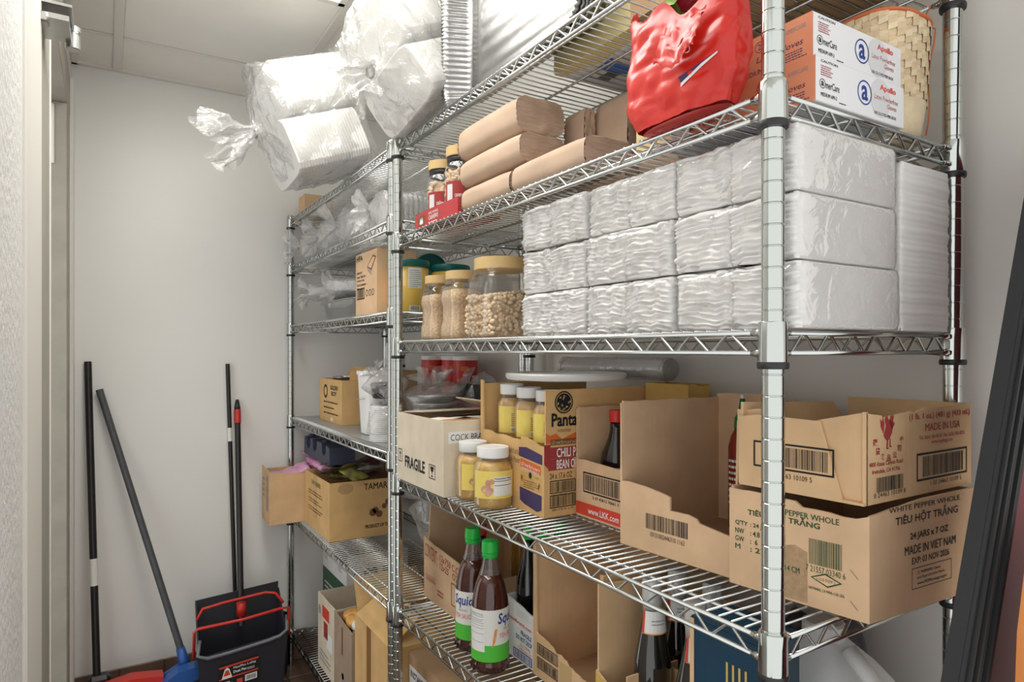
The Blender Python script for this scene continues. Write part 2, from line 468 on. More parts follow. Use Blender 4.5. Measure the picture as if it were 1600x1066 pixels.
struct(MB().bbox(XR-.03, 1.0, .47, XR, YB-.01, .50, .006).build('trim_2', M_FRAMEL))
# ceiling: backing, bars of the grid, tiles
ce = struct(MB().box(-1.5, YN, ZC+.03, XR+.1, YB+.1, ZC+.06).build('ceiling', M_TBAR))
gx = [XL-.45, -.643, -.033, .577]; gy = [YB-.315-.61*i for i in range(6)]
def tiles():
    xs = [XL]+[-.643, -.033]+[XR]; ys = [YB]+gy
    for i in range(3):
        for j in range(len(ys)-1):
            if i == 1 and j in (2, 3): continue
            x0, x1, y1, y0 = xs[i]+.012, xs[i+1]-.012, ys[j]-.008, ys[j+1]+.008
            MB().bbox(x0, y0, ZC-.0, x1, y1, ZC+.02, .004).build('tile', M_CEIL, ce)
tiles()
for x in (-.643, -.033): MB().bbox(x-.0145, YN, ZC-.008, x+.0145, YB, ZC+.006, .002).build('bar', M_TBAR, ce)
MB().bbox(XL, YN, ZC-.010, XL+.022, YB, ZC+.006, .002).build('bar', M_TBAR, ce)
MB().bbox(XL, YB-.02, ZC-.010, XR, YB, ZC+.006, .002).build('bar', M_TBAR, ce)
for y in gy: MB().bbox(XL, y-.004, ZC-.005, XR, y+.004, ZC+.006, .001).build('bar', M_TBAR, ce)
M_LAMP = mat('troffer_diffuser', (1, .98, .925), .5, emit=TROFFER)
def troffer(y1, y0, label):
    t = thing('ceiling_light', label, 'light', (-.338, (y0+y1)/2, ZC))
    w, d = .292, (y1-y0)/2-.012
    fr = MB()
    for b in ((-w, -d, w, -d+.022), (-w, d-.022, w, d), (-w, -d, -w+.022, d), (w-.022, -d, w, d)):
        fr.bbox(b[0], b[1], -.012, b[2], b[3], .004, .002)
    fr.build('frame', M_FRAMEL, t)
    MB().box(-w+.02, -d+.02, -.004, w-.02, d-.02, 0.002).build('diffuser', M_LAMP, t)
troffer(gy[1], gy[3], 'lit white fluorescent panel in the ceiling above the plastic bags')
# ================================================================== chrome wire shelving
PL, PD, PG = 1.19, .43, .038
def post_mesh():
    prof = [(.0, .0), (.013, .001), (.0135, .012), (.0135, .03)]
    z = .035
    while z < 1.935:
        prof += [(.0135, z), (.0128, z+.0007), (.0128, z+.0016), (.0135, z+.0023)]
        z += .0254
    prof += [(.0135, 1.941), (.0115, 1.944), (0, 1.945)]
    return MB().lathe(prof, 18)
shelf_cache = {}
def tube_rect(z, r):
    a = .0
    mb = MB()
    mb.tube([(a, .016, z), (a, PL-.016, z)], r, 8); mb.tube([(PD, .016, z), (PD, PL-.016, z)], r, 8)
    mb.tube([(.016, a, z), (PD-.016, a, z)], r, 8); mb.tube([(.016, PL, z), (PD-.016, PL, z)], r, 8)
    return mb
def zig(p0, p1, n):
    p0, p1 = Vector(p0), Vector(p1); pts = []
    for i in range(n):
        for s_, h in ((0, -.0115), (.10, -.0115), (.48, .010), (.62, .010)):
            pts.append(p0.lerp(p1, (i+s_)/n)+Vector((0, 0, h)))
    pts.append(p1+Vector((0, 0, -.0115)))
    return pts
def build_shelf(parent, z):
    """z is the top of the wire deck"""
    c = shelf_cache
    if not c:
        rails = tube_rect(-.0035, .0033); b = tube_rect(-.028, .0033); rails.add(b.v, b.f)
        c['rail'] = rails
        d = MB(); n = 58
        for i in range(1, n):
            y = PL*i/n
            d.tube([(.0, y, .0), (PD, y, .0)], .0017, 6)
        c['deck'] = d
        s_ = MB()
        for x in (.038, .165, .29, .395): s_.tube([(x, .0, -.0042), (x, PL, -.0042)], .0026, 6)
        c['sup'] = s_
        c['zf'] = MB().tube(zig((.0, .03, -.0155), (.0, PL-.03, -.0155), 18), .0021, 6)
        c['zs'] = MB().tube(zig((.03, .0, -.0155), (PD-.03, .0, -.0155), 7), .0021, 6)
        col = MB().lathe([(.0142, -.040), (.0170, -.040), (.0174, -.036), (.0168, -.006), (.0168, .008), (.0160, .0095), (.0142, .0095)], 20)
        for ax, ay in ((1, 0), (0, 1)):
            for sg in (1, -1):
                pass
        c['col'] = col
        lug = MB()
        for zz in (-.0035, -.028):
            lug.tube([(.012, 0, zz), (.021, 0, zz), (.030, 0, zz)], [.0075, .0055, .0040], 8)
            lug.tube([(0, .012, zz), (0, .021, zz), (0, .030, zz)], [.0075, .0055, .0040], 8)
        c['lug'] = lug
        c['clip'] = MB().lathe([(.0139, -.047), (.0175, -.047), (.0184, -.0445), (.0184, -.0405), (.0175, -.0385), (.0139, -.0385)], 20)
        c['me'] = {}
    def mk(nm, key, m, par, loc=(0, 0, 0), rot=None, sm=True):
        if key not in c['me']:
            o = c[key].build(nm, m, par, sm, loc, rot, angle=50 if key in ('col', 'clip') else None); c['me'][key] = o.data
        else: o = put(nm, c['me'][key], par, loc, rot)
        return o
    sh = mk('shelf', 'rail', M_ZINC, parent, (0, 0, z))
    mk('wire_deck', 'deck', M_ZINC, sh); mk('support_wire', 'sup', M_ZINC, sh)
    mk('zigzag_wire', 'zf', M_ZINC, sh); mk('zigzag_wire', 'zf', M_ZINC, sh, (PD, 0, 0))
    mk('zigzag_wire', 'zs', M_ZINC, sh); mk('zigzag_wire', 'zs', M_ZINC, sh, (0, PL, 0))
    for (x, y, r) in ((0, 0, 0), (PD, 0, PI/2), (PD, PL, PI), (0, PL, -PI/2)):
        mk('collar', 'col', M_CHROME, sh, (x, y, 0)); mk('collar_lug', 'lug', M_CHROME, sh, (x, y, 0), (0, 0, r)); mk('clip', 'clip', M_BLACKP, sh, (x, y, 0))
post_me = [None]
def unit(label, y0, zs):
    t = thing('wire_shelving_unit', label, 'shelf', (0, y0, 0))
    for x, y in ((0, 0), (PD, 0), (PD, PL), (0, PL)):
        if post_me[0] is None:
            o = post_mesh().build('post', M_CHROME, t, True, (x, y, 0), angle=30); post_me[0] = o.data
        else: put('post', post_me[0], t, (x, y, 0))
    for z in zs: build_shelf(t, z)
S1, S2, S3, S4, S5, S6 = 1.930, 1.672, 1.385, 1.014, .655, .15
T1, T2, T3, T4, T5, T6 = 1.930, 1.727, 1.469, 1.072, .655, .15
UT = PL+PG
unit('near chrome wire shelving unit holding the wrapped napkin packs', 0, (S1, S2, S3, S4, S5, S6))
unit('far chrome wire shelving unit standing against the blank back wall', UT, (T1, T2, T3, T4, T5, T6))
e_ = .0022   # things stand on the wires this much above the deck axis
M_LINER = mat('grey_liner', (.30, .31, .31), .3, var=.08, vscale=14, bump=.2, bscale=30)
tag(MB().bbox(.02, UT+.03, T4+e_, PD-.02, UT+PL-.03, T4+e_+.002, .0008).build('shelf_liner', M_LINER), 'grey plastic liner sheet under the white bucket', 'shelf liner')
# ================================================================== S3: napkins, nut jars
def round_rect(L, D, r, n_f, n_s):
    """closed outline, x in [0,D], y in [0,L]; returns [(x,y,nx,ny)]"""
    pts = []
    def seg(a, b, n, nx, ny):
        for i in range(n): pts.append((a[0]+(b[0]-a[0])*i/n, a[1]+(b[1]-a[1])*i/n, nx, ny))
    def arc(cx, cy, a0):
        for i in range(3):
            a = a0+(i)/3*PI/2; pts.append((cx+r*math.cos(a), cy+r*math.sin(a), math.cos(a), math.sin(a)))
    seg((0, L-r), (0, r), n_f, -1, 0); arc(r, r, PI)
    seg((r, 0), (D-r, 0), n_s, 0, -1); arc(D-r, r, 1.5*PI)
    seg((D, r), (D, L-r), max(2, n_f//4), 1, 0); arc(D-r, L-r, 0)
    seg((D-r, L), (r, L), n_s, 0, 1); arc(r, L-r, PI/2)
    return pts
def layered(L, D, H, layer, amp, wav, seed, r=.012, n_f=22, n_s=8, rows=44, end_amp=.35):
    out = round_rect(L, D, r, n_f, n_s); m = len(out); vs = []; fs = []
    for i in range(rows+1):
        z = H*i/rows; edge = min(i, rows-i)/rows
        tuck = -.005*max(0, 1-edge*14)
        for x, y, nx, ny in out:
            w = 1.0 if nx < -.5 else end_amp
            ph = (z+.0042*nz(z, seed, 0, 75)+.003*nz(z, y, seed, 40)+wav*nz(y, x, seed, 22)+wav*.5*nz(y, x, seed+3, 60))/layer
            d = amp*(.55+1.3*abs(nz(y, z, seed+11, 30)))*(abs((ph % 1)-.5)*2-.5)+amp*.9*nz(y*1.0, z*2.6, seed, 45)
            d *= w
            d += tuck*(1 if nx < -.3 else .3)
            zz = z+(wav*.7*w*nz(y, x, seed+7, 25) if 0 < i else 0)
            vs.append((x+nx*d, y+ny*d, max(0, min(H, zz))))
    for i in range(rows):
        for j in range(m): fs.append((i*m+j, i*m+(j+1) % m, (i+1)*m+(j+1) % m, (i+1)*m+j))
    fs.append(tuple(range(m))[::-1]); fs.append(tuple(rows*m+j for j in range(m)))
    return MB().add(vs, fs)
def wrap(L, D, H, amp, seed, n_f=26, n_s=12, rows=16, r=.014, pad=.002):
    out = round_rect(L+2*pad, D+2*pad, r, n_f, n_s); m = len(out); vs = []; fs = []
    for i in range(rows+1):
        z = H*i/rows; tuck = -.010*max(0, 1-min(i, rows-i)/rows*9)
        for x, y, nx, ny in out:
            d = (amp*nz(x+seed, y*1.3, z, 26)+amp*.6*nz(x, y+seed, z*1.5, 60))*(1 if nx < -.3 else .15)+tuck*(1 if nx < -.3 else .25)
            vs.append((x-pad+nx*d, y-pad+ny*d, z))
    for i in range(rows):
        for j in range(m): fs.append((i*m+j, i*m+(j+1) % m, (i+1)*m+(j+1) % m, (i+1)*m+j))
    fs.append(tuple(range(m))[::-1]); fs.append(tuple(rows*m+j for j in range(m)))
    return MB().add(vs, fs)
NH = .0805
nap_me = [layered(.097, .222, NH, .0074, .0060, .0062, s*3.1, r=.006, n_f=30, rows=60, end_amp=.06).build('napkin_stack', M_NAP, None, True) for s in range(4)]
wrap_me = [wrap(.198, .224, NH+.001, .004, s*2.3).build('plastic_wrap', M_FILM, None, True) for s in range(3)]
nap_me = [o.data for o in nap_me]; wrap_me = [o.data for o in wrap_me]
for o in [o for o in COL.objects if o.name.startswith(('napkin_stack', 'plastic_wrap'))]: bpy.data.objects.remove(o)
rowname = ('bottom', 'middle', 'top')
colname = ('far-left pack, beside the big peanut jar side', 'pack in the centre column', 'pack nearest the front chrome post')
rnd = random.Random(4)
for r_ in range(3):
    for c_ in range(3):
        y = (.392, .186, -.018)[c_]+rnd.uniform(-.003, .003)
        x = .018+rnd.uniform(0, .006)
        lab = ('%s-row white napkin pack in clear wrap at the far left end', '%s-row white napkin pack in clear wrap in the centre column', '%s-row white napkin pack in clear wrap beside the front chrome post')[c_] % rowname[r_]
        t = thing('napkin_pack', lab, 'napkins', (x, y, S3+e_+.0005+r_*.0835), 0, 'wrapped napkin packs on the middle shelf')
        put('napkin_stack', nap_me[(r_+c_*2) % 4], t, (0, .002, 0)); put('napkin_stack', nap_me[(r_*2+c_+1) % 4], t, (0, .1, 0))
        put('plastic_wrap', wrap_me[(r_+c_) % 3], t)
tb = thing('napkin_stack', 'tall loose stack of white folded napkins behind the wrapped packs', 'napkins', (.268, -.008, S3+e_+.0005))
layered(.20, .135, .239, .0085, .0016, .0012, 5.5, r=.004, n_f=6, n_s=20, rows=110, end_amp=1.1).build('sheets', M_NAP, tb, True)
# nut jars
M_LIDT = mat('tan_lid', (.70, .49, .22), .45)
M_CHOP = mat('chopped_nuts', (.80, .60, .38), .7, col2=(.52, .33, .16), vscale=190, bump=.6, bscale=170, detail=2)
M_NUT = mat('peanut', (.80, .61, .40), .55, var=.16, vscale=60)
M_NUTIN = mat('peanut_heap', (.58, .39, .22), .8, var=.3, vscale=120)
def ico(mb, c, r, ax, rnd):
    """one nut: small stretched ball"""
    a, b = rnd.uniform(0, 2*PI), rnd.uniform(-.8, .8)
    d = Vector((math.cos(a)*math.cos(b), math.sin(a)*math.cos(b), math.sin(b))); u = d.orthogonal().normalized(); w = d.cross(u)
    vs = [Vector(c)-d*r*ax]; n = 6
    for h, q in ((-.6, .8), (.0, 1), (.6, .8)):
        for j in range(n):
            t = 2*PI*j/n; vs.append(Vector(c)+d*(r*ax*h)+(u*math.cos(t)+w*math.sin(t))*(r*q))
    vs.append(Vector(c)+d*r*ax); fs = []
    for j in range(n):
        k = (j+1) % n
        fs += [(0, 1+k, 1+j), (1+j, 1+k, 7+k, 7+j), (7+j, 7+k, 13+k, 13+j), (13+j, 13+k, 19)]
    mb.add(vs, fs)
def lid(parent, r, z0, z1, m, name='lid', n=28):
    pr_ = [(r*.96, z0), (r, z0+.001)]
    return MB().lathe([(r*.97, z0), (r, z0+.0015), (r, z1-.003), (r*.985, z1-.0008), (r*.93, z1), (r*.90, z1-.0012), (0, z1-.0012)], n).build(name, m, parent, True, angle=35)
def square_jar(label, x, y, w, h, fill, big):
    t = thing('nut_jar', label, 'jar', (x, y, S3+e_), 0, 'clear nut jars with tan lids')
    R = w/2; hb = h-.034 if not big else h-.040
    grip = .91
    prof = [(R*.90, .0), (R*.98, .004), (R, .012), (R, hb*.25), (R*grip, hb*.34), (R*grip, hb*.62), (R, hb*.72), (R, hb*.90), (R*.93, hb*.965), (R*.82, hb), (R*.80, hb+.004), (R*.80, hb+.014)]
    if big: prof = [(R*.90, .0), (R*.98, .004), (R, .014), (R, hb*.80), (R*.95, hb*.84), (R*.97, hb*.95), (R*.86, hb), (R*.82, hb+.004), (R*.82, hb+.016)]
    MB().lathe(prof, 44, sq=6, cap=False).build('jar_body', M_PET, t, True)
    lid(t, R*.93 if not big else R*.96, hb+.012, h, M_LIDT)
    if not big:
        inn = [(R*.88, .002)]+[(r*.965, z) for r, z in prof[1:] if z < fill]+[(R*.9, fill), (R*.5, fill+.004), (0, fill+.006)]
        MB().lathe(inn, 44, sq=6).build('chopped_nuts', M_CHOP, t, True)['kind'] = 'stuff'
    else:
        mb = MB(); rn = random.Random(8); Ri = R*.955
        mb2 = MB().lathe([(Ri*.86, .002), (Ri*.9, .01), (Ri*.9, fill*.9), (Ri*.5, fill*1.0), (0, fill*1.04)], 32, sq=6)
        mb2.build('nut_heap', M_NUTIN, t, True)['kind'] = 'stuff'
        for i in range(430):
            z = rn.uniform(.008, fill); s_ = rn.uniform(-1, 1)*Ri*.93
            k = i % 3
            if k == 0: p = (-Ri*.93, s_, z)
            elif k == 1: p = (s_, -Ri*.93, z)
            else: p = (s_, rn.uniform(-1, 1)*Ri*.9, fill+.004+.018*(s_/Ri)*.5)
            if k < 2 and z > fill+.010*(s_/Ri): continue
            ico(mb, p, rn.uniform(.0042, .0056), 1.55, rn)
        mb.build('peanuts', M_NUT, t, True)['kind'] = 'stuff'
    return t
square_jar('square jar of chopped nuts with tan lid, leftmost of the three nut jars', .078, 1.082, .090, .170, .118, False)
square_jar('square jar of chopped nuts with tan lid, touching the big peanut jar', .078, .958, .090, .170, .122, False)
square_jar('largest nut jar, half full of whole peanuts, beside the napkins', .098, .800, .132, .184, .098, True)
# ================================================================== S2: paper towels, cashews, red bag, gloves, basket
def towel(label, x0, x1, y0, y1, z0, z1, bulge=.012, rot=None, seed=0):
    """bundle of folded kraft towels: smooth rounded fold along the front, ragged paper edges at the ends"""
    W_, L, H = x1-x0, y1-y0, z1-z0
    t = thing('paper_towel_bundle', label, 'paper towels', (x0, y0, z0), 0, 'bundles of brown paper towels', rot)
    sec = []; n = 26
    for j in range(n):
        a = 2*PI*j/n; p = 4.0
        u = (abs(math.cos(a))**p+abs(math.sin(a))**p)**(-1/p)
        sec.append((W_/2+W_/2*u*math.cos(a), H/2+H/2*u*math.sin(a)))
    vs = []; fs = []; m = 10
    for i in range(m+1):
        s_ = i/m; q = 1-.05*(abs(2*s_-1)**6)
        for x, z in sec:
            d = .0025*nz(x, s_*L+seed, z, 18)
            vs.append((W_/2+(x-W_/2)*q+d, s_*L, max(0, H/2+(z-H/2)*q+d)))
    for i in range(m):
        for j in range(n): fs.append((i*n+j, (i+1)*n+j, (i+1)*n+(j+1) % n, i*n+(j+1) % n))
    MB().add(vs, fs).build('folded_towels', M_TOWEL, t, True)
    for yy, sg in ((0, -1), (L, 1)):
        mb = MB(); rows = 14; lay = []
        for i in range(rows+1):
            zz = H*i/rows; hw = W_/2*min(1, (1-abs(2*i/rows-1)**4.0)**.25)*.955 if 0 < i < rows else W_*.30
            for k in range(13):
                s_ = k/12*2-1; a = .004*nz(s_*2, zz*60, seed+yy, 1)+(.003 if i % 2 else -.001)
                lay.append((W_/2+hw*s_, yy+sg*(a+.001), H*.02+zz*.96))
        mb.add(lay, [((i*13+k), (i*13+k+1), ((i+1)*13+k+1), ((i+1)*13+k)) if sg < 0 else ((i*13+k), ((i+1)*13+k), ((i+1)*13+k+1), (i*13+k+1)) for i in range(rows) for k in range(12)])
        mb.build('paper_edges', M_TOWEL_END, t, True)
    return t
b2 = S2+e_
towel('lowest brown paper towel bundle beside the red cashew tray', .012, .122, .628, .838, b2, b2+.057, seed=1)
towel('lowest brown paper towel bundle in front, nearer the red plastic bag', .012, .122, .385, .617, b2, b2+.059, seed=2)
towel('middle brown paper towel bundle of the front pile', .010, .125, .588, .840, b2+.0595, b2+.1215, seed=3)
towel('topmost brown paper towel bundle of the front pile', .008, .130, .598, .848, b2+.122, b2+.197, seed=4)
towel('lowest brown paper towel bundle at the back, under the upright one', .165, .272, .455, .60, b2, b2+.066, seed=5)
towel('upright brown paper towel bundle with rough edges towards the aisle', .185, .285, .470, .570, b2+.067, b2+.205, seed=6)
towel('tall brown paper towel bundle standing beside the yellow and blue box', .190, .30, .345, .448, b2, b2+.205, seed=7)
towel('slim pale paper towel bundle on end behind the front pile', .150, .180, .560, .625, b2+.067, b2+.185, seed=8)
# cashew jars in a red tray
M_REDCARD = mat('red_card', (.46, .04, .045), .5, var=.06, vscale=20)
t = thing('display_tray', 'red cardboard tray holding two cashew jars', 'tray', (.008, .845, b2))
fr = FRONT(.245)
MB().prism([(0, 0), (.245, 0), (.245, .040), (.03, .040), (0, .030)], fr, .003).build('front_panel', M_REDCARD, t)
MB().prism([(.003, 0), (.110, 0), (.110, .045), (.003, .040)], NEAR(), .003).build('side_panel', M_REDCARD, t)
MB().box(.110, 0, 0, .113, .245, .05).build('back_panel', M_REDCARD, t)
MB().box(.003, .242, 0, .11, .245, .04).build('side_panel', M_REDCARD, t)
MB().box(.003, .003, 0, .11, .242, .002).build('base_panel', M_REDCARD, t)
p = Print(fr)
p.rect(.02, .006, .06, .030, INK_BR).poly([(.03, .01), (.037, .026), (.041, .016), (.047, .027), (.052, .010), (.042, .008)], INK_W, .0002)
p.text('100% WHOLE', .085, .026, .055, .006, INK_W, .02).text('CASHEWS', .085, .012, .055, .011, INK_W, .03).lines(.085, .004, .05, .006, 1, INK_W, 2)
p.build(t)
M_CASHEW = mat('cashew', (.82, .62, .42), .5, var=.14, vscale=60)
def cashew_jar(label, x, y, h):
    t = thing('cashew_jar', label, 'jar', (x, y, b2+.003), 0, 'cashew jars in the red tray'); R = .042
    MB().lathe([(R*.92, 0), (R, .006), (R, h*.62), (R*.97, h*.70), (R*.86, h*.76), (R*.82, h*.78), (R*.82, h*.86)], 32, cap=False).build('jar_body', M_PET, t, True)
    MB().lathe([(R*.80, h*.77), (R*.83, h*.77), (R*.83, h*.87), (R*.80, h*.87)], 28, cap=False).build('seal_band', M_BLACKP, t, True)
    lid(t, R*.90, h*.86, h, M_LIDT)
    mb = MB(); rn = random.Random(int(y*100))
    for i in range(170):
        a = rn.uniform(0, 2*PI); z = rn.uniform(.006, h*.68); ico(mb, (R*.82*math.cos(a), R*.82*math.sin(a), z), rn.uniform(.0042, .0058), 1.6, rn)
    mb.build('cashews', M_CASHEW, t, True)['kind'] = 'stuff'
    MB().lathe([(R*.76, .004), (R*.76, h*.66), (0, h*.70)], 20).build('nut_heap', M_NUTIN, t, True)['kind'] = 'stuff'
    p = Print(cyl_map(R*1.01, -PI*.98, z=0)); p.rect(0.0, .03, .052, h*.50, INK_R).rect(.006, .035, .022, h*.46, INK_PALE, .0003)
    p.lines(.007, .037, .014, h*.46-.04, 9, INK_GR, 3).text('CASHEWS', .028, .05, .02, .008, INK_W, .02).lines(.028, .035, .02, .012, 3, INK_W, 4); p.build(t, 'label')
cashew_jar('cashew jar with tan lid in the red tray, farther from the towels', .062, 1.035, .168)
cashew_jar('cashew jar with tan lid in the red tray, against the paper towels', .062, .932, .178)
# small clear bag by the cashew jars
t = thing('clear_bag', 'small crumpled clear bag behind the far cashew jar', 'bag', (0, 0, 0))
sack('film', t, (.155, 1.10, b2+.078), (-.2, .1, .9), (1, 0, 0), .10, .028, .035, M_BAG, 3, .03, .03)
# yellow and blue carton behind the red bag
M_CARTON_Y = mat('pale_yellow_card', (.74, .62, .30), .5); M_CARTON_B = mat('blue_card', (.10, .16, .50), .5)
t = carton('cup_carton', 'narrow white, blue and yellow carton behind the red plastic bag', (.041, .205, b2), .036, .078, .165, M_WHITE, lid=True, th=.003)
for fr, w in ((FRONT(.078), .078),):
    p = Print(fr); p.rect(0, 0, w, .062, M_CARTON_Y).rect(0, .072, w, .125, M_CARTON_B).disc(w*.6, .10, .012, INK_W, e=.0002)
    p.text('THE', w*.2, .046, w*.3, .006, INK, .01).text('PULL AND DISCARD', w*.08, .012, w*.84, .008, INK_GR, .02).lines(w*.25, .022, w*.6, .02, 3, INK_GR, 4); p.build(t)
# red plastic bag (front and end sheets with relief, closed behind)
M_REDBAG = mat('red_plastic', (.62, .018, .010), .33, var=.12, vscale=7, coat=.12, bump=.10, bscale=30)
t = thing('snack_bag', 'crumpled red plastic bag with white print, open at the top', 'bag', (-.028, .040, b2))
def bag_outline(a):
    """squarish section about the bag's middle: x 0..0.11, y 0..0.19"""
    p_ = 3.4; u = (abs(math.cos(a))**p_+abs(math.sin(a))**p_)**(-1/p_)
    return .030+.030*u*math.cos(a), .102+.100*u*math.sin(a)
def bag_pt(a, z, e=0):
    x, y = bag_outline(a); s_ = .80+.20*min(1, z/.04)
    s_ *= 1+.03*math.sin(z*26)
    nx, ny = math.cos(a), math.sin(a)
    d = .009*nz(x*1.2, y*1.2, z*1.0+2, 13)+.009*abs(nz(x, y, z, 22))-.003+.0035*abs(nz(x, y+3, z, 55))
    if nx > 0: d = min(d, .0)
    cx, cy = .030, .102
    return Vector((max(-.014, cx+(x-cx)*s_+nx*(d+e)), cy+(y-cy)*s_+ny*(d+e), z))
ns, nr = 90, 50
def bag_fn(u, v):
    a = 2*PI*u; z = .004+v*(.156+.022*math.sin(a+.4)+.006*math.sin(a*5))
    p = bag_pt(a, z)
    if v > .85:
        k = (v-.85)/.15; p.x += (.030-p.x)*k*.15; p.z += .008*k*math.sin(a*9)
    return p
MB().grid(bag_fn, ns, nr).build('red_film', M_REDBAG, t, True)
MB().grid(lambda u, v: Vector((.030+.024*v*math.cos(2*PI*u), .102+.080*v*math.sin(2*PI*u), .002)), 24, 2, flip=True).build('bag_base', M_REDBAG, t)
fl = MB().grid(lambda u, v: Vector((-.014-.022*v*(1-v*.4)+.004*nz(u, v, 0, 7), .095-.070*u+.010*v, .118-.066*v*(1-.5*abs(u-.5))+.010*nz(u, v, 3, 5))), 14, 14)
fl.build('torn_flap', M_REDBAG, t, True)
def on_bag(x, y, e): return bag_pt(PI+x/.09, y, e+.0015)
p = Print(on_bag)
for i, (cx, cy) in enumerate(((.012, .098), (.024, .094), (.016, .083), (.028, .081))): p.ring(cx, cy, .0045, .0012, INK_W)
p.lines(.022, .112, .02, .012, 3, INK_BRED, 5)
p.poly([(.018, .048), (.066, .063), (.046, .055), (.020, .040)], INK_P); p.poly([(.020, .040), (.046, .055), (.066, .063), (.066, .061), (.046, .051), (.020, .035)], INK_W)
p.build(t)
M_GREENP = mat('printed_green_foil', (.20, .34, .05), .3, var=.3, vscale=40); M_DREDP = mat('printed_dark_red', (.30, .01, .02), .3, var=.2, vscale=30)
for nm, m, c0, s_ in (('snack_packet', M_GREENP, (.034, .115, .165), 1), ('snack_packet', M_DREDP, (.026, .075, .178), 2), ('snack_packet', M_WHITE, (.038, .085, .150), 3), ('snack_packet', M_GREENP, (.03, .035, .170), 4)):
    MB().grid(lambda u, v: Vector((c0[0]+(u-.5)*.04, c0[1]+(v-.5)*.07, c0[2]+.016*math.sin(u*4+s_)+.02*nz(u, v, s_, 3)-.03*abs(u-.5))), 10, 10).build(nm, m, t, True)
# glove boxes
M_GORANGE = mat('glove_box_orange', (.80, .26, .12), .45, col2=(.85, .36, .20), vscale=8)
M_GWHITE = mat('glove_box_white', (.80, .80, .82), .4)
def glove_box(label, x, y, z, full=True, rz=0):
    W_, D, H = .205, .125, .0575
    t = thing('glove_box', label, 'box', (x, y, z), rz, 'latex glove boxes')
    MB().bbox(0, 0, 0, W_, D, H, .001).build('carton', M_GWHITE, t)
    p = Print(FRONT(D, -.0002)); p.rect(0, 0, D, H, M_GORANGE)
    p.ring(.045, .042, .0075, .0008, INK_P, e=.0002).text('2', .0425, .038, .005, .008, INK_P, e=.0002)
    p.text('Latex Gloves', .040, .021, .07, .008, INK_P, shear=.25, e=.0003).text('MEDIUM \u2022 699-2', .018, .005, .06, .007, INK_P, e=.0003)
    p.lines(.085, .005, .034, .013, 4, INK_P, 3).text('AMERCARE', .085, .041, .03, .006, INK_GR, e=.0003); p.build(t)
    p = Print(NEAR())
    p.disc(.145, .031, .024, INK_PALE, 28, ry=.026)
    p.text('CAUTION', .010, .0505, .036, .0032, INK, .01).lines(.010, .034, .030, .014, 5, INK_R, 7)
    p.ring(.0135, .0235, .0062, .0009, INK).text('a', .0105, .0205, .006, .006, INK, .02).text('merCare', .0205, .0185, .029, .0095, INK, .005)
    p.text('MEDIUM 699-2', .010, .0075, .034, .0048, INK, .02).lines(.049, .005, .02, .003, 1, INK, 3)
    p.ring(.107, .031, .0165, .0019, INK_B, 30).text('a', .0995, .0205, .0150, .0200, INK_B, .02)
    p.text('Apollo', .143, .040, .040, .0105, INK_BRED, .03).text('Latex Powderfree', .130, .0285, .058, .0068, INK_R, shear=.1).text('Gloves', .160, .0195, .024, .0066, INK_R, shear=.1)
    p.text('100 GLOVES PER BOX', .130, .0075, .054, .0042, INK, .02); p.build(t)
glove_box('upper orange and white glove box at the end of the shelf', .082, .002, b2+.0585)
glove_box('lower orange and white glove box under another at the shelf end', .078, -.004, b2)
glove_box('orange glove box half hidden behind the red plastic bag', .082, .132, b2)
# bamboo basket
M_BAM = mat('bamboo_strip', (.72, .55, .34), .6, var=.14, vscale=50); M_BAM2 = mat('bamboo_strip_pale', (.80, .66, .45), .6, var=.1, vscale=50)
M_TRIM = mat('orange_cord', (.62, .16, .05), .6)
t = thing('rice_basket', 'woven bamboo rice basket with orange rim beside the glove boxes', 'basket', (.352, .066, b2))
def basket_pt(a, z, r0, e=0):
    u = (abs(math.cos(a))**2.6+abs(math.sin(a))**2.6)**(-1/2.6)
    r = r0*u+e
    return Vector((r*math.cos(a), .80*r*math.sin(a), z))
def weave(mb, r0, z0, z1, nc, nrw, taper):
    da = 2*PI/nc; dz = (z1-z0)/nrw
    for i in range(nc):
        for j in range(nrw):
            k = (i+j) % 4 < 2; ea = .0022 if k else .0005; s_ = 1.30 if k else .9
            a = i*da; z = z0+j*dz; rr = r0*(1-taper*(z-z0)/(z1-z0))
            q = [(a-da*.08+(da*.5 if k else 0)*0, z-dz*.35), (a+da*.95, z+dz*.10), (a+da*1.05, z+dz*1.25), (a+da*.02, z+dz*.80)] if k else [(a-da*.1, z+dz*.95), (a+da*.10, z-dz*.25), (a+da*1.1, z+dz*.05), (a+da*.9, z+dz*1.2)]
            vs = [basket_pt(b, max(z0, min(z1, zz)), rr, ea) for b, zz in q]
            mb.add(vs, [(0, 1, 2, 3)], 1 if (i*7+j*3) % 5 < 2 else 0)
body = MB().lathe([(.050, .001), (.054, .02), (.060, .06)], 24); body.build('basket_base', M_BAM2, t, True)
mb = MB(); weave(mb, .0655, .058, .185, 34, 14, -.10); mb.build('woven_lid', [M_BAM, M_BAM2], t)['kind'] = 'stuff'
MB().grid(lambda u, v: basket_pt(2*PI*u, .058+.127*v, .0645*(1+.10*v), 0), 40, 2).build('lid_lining', M_BAM, t, True)
mb = MB(); weave(mb, .062, .040, .064, 30, 3, 0); mb.build('woven_band', [M_BAM, M_BAM2], t)['kind'] = 'stuff'
MB().tube([basket_pt(2*PI*i/40, .186, .0725) for i in range(40)], .003, 6, closed=True).build('rim', M_TRIM, t, True)
MB().tube([basket_pt(-.75, .02+.165*i/8, .062+.0115*i/8, .005+.003*math.sin(i)) for i in range(9)]+[(.06, -.03, .20), (.045, -.05, .215)], .0012, 5).build('cord', M_TRIM, t, True)
# ================================================================== S4: cartons and jars
b4 = S4+e_
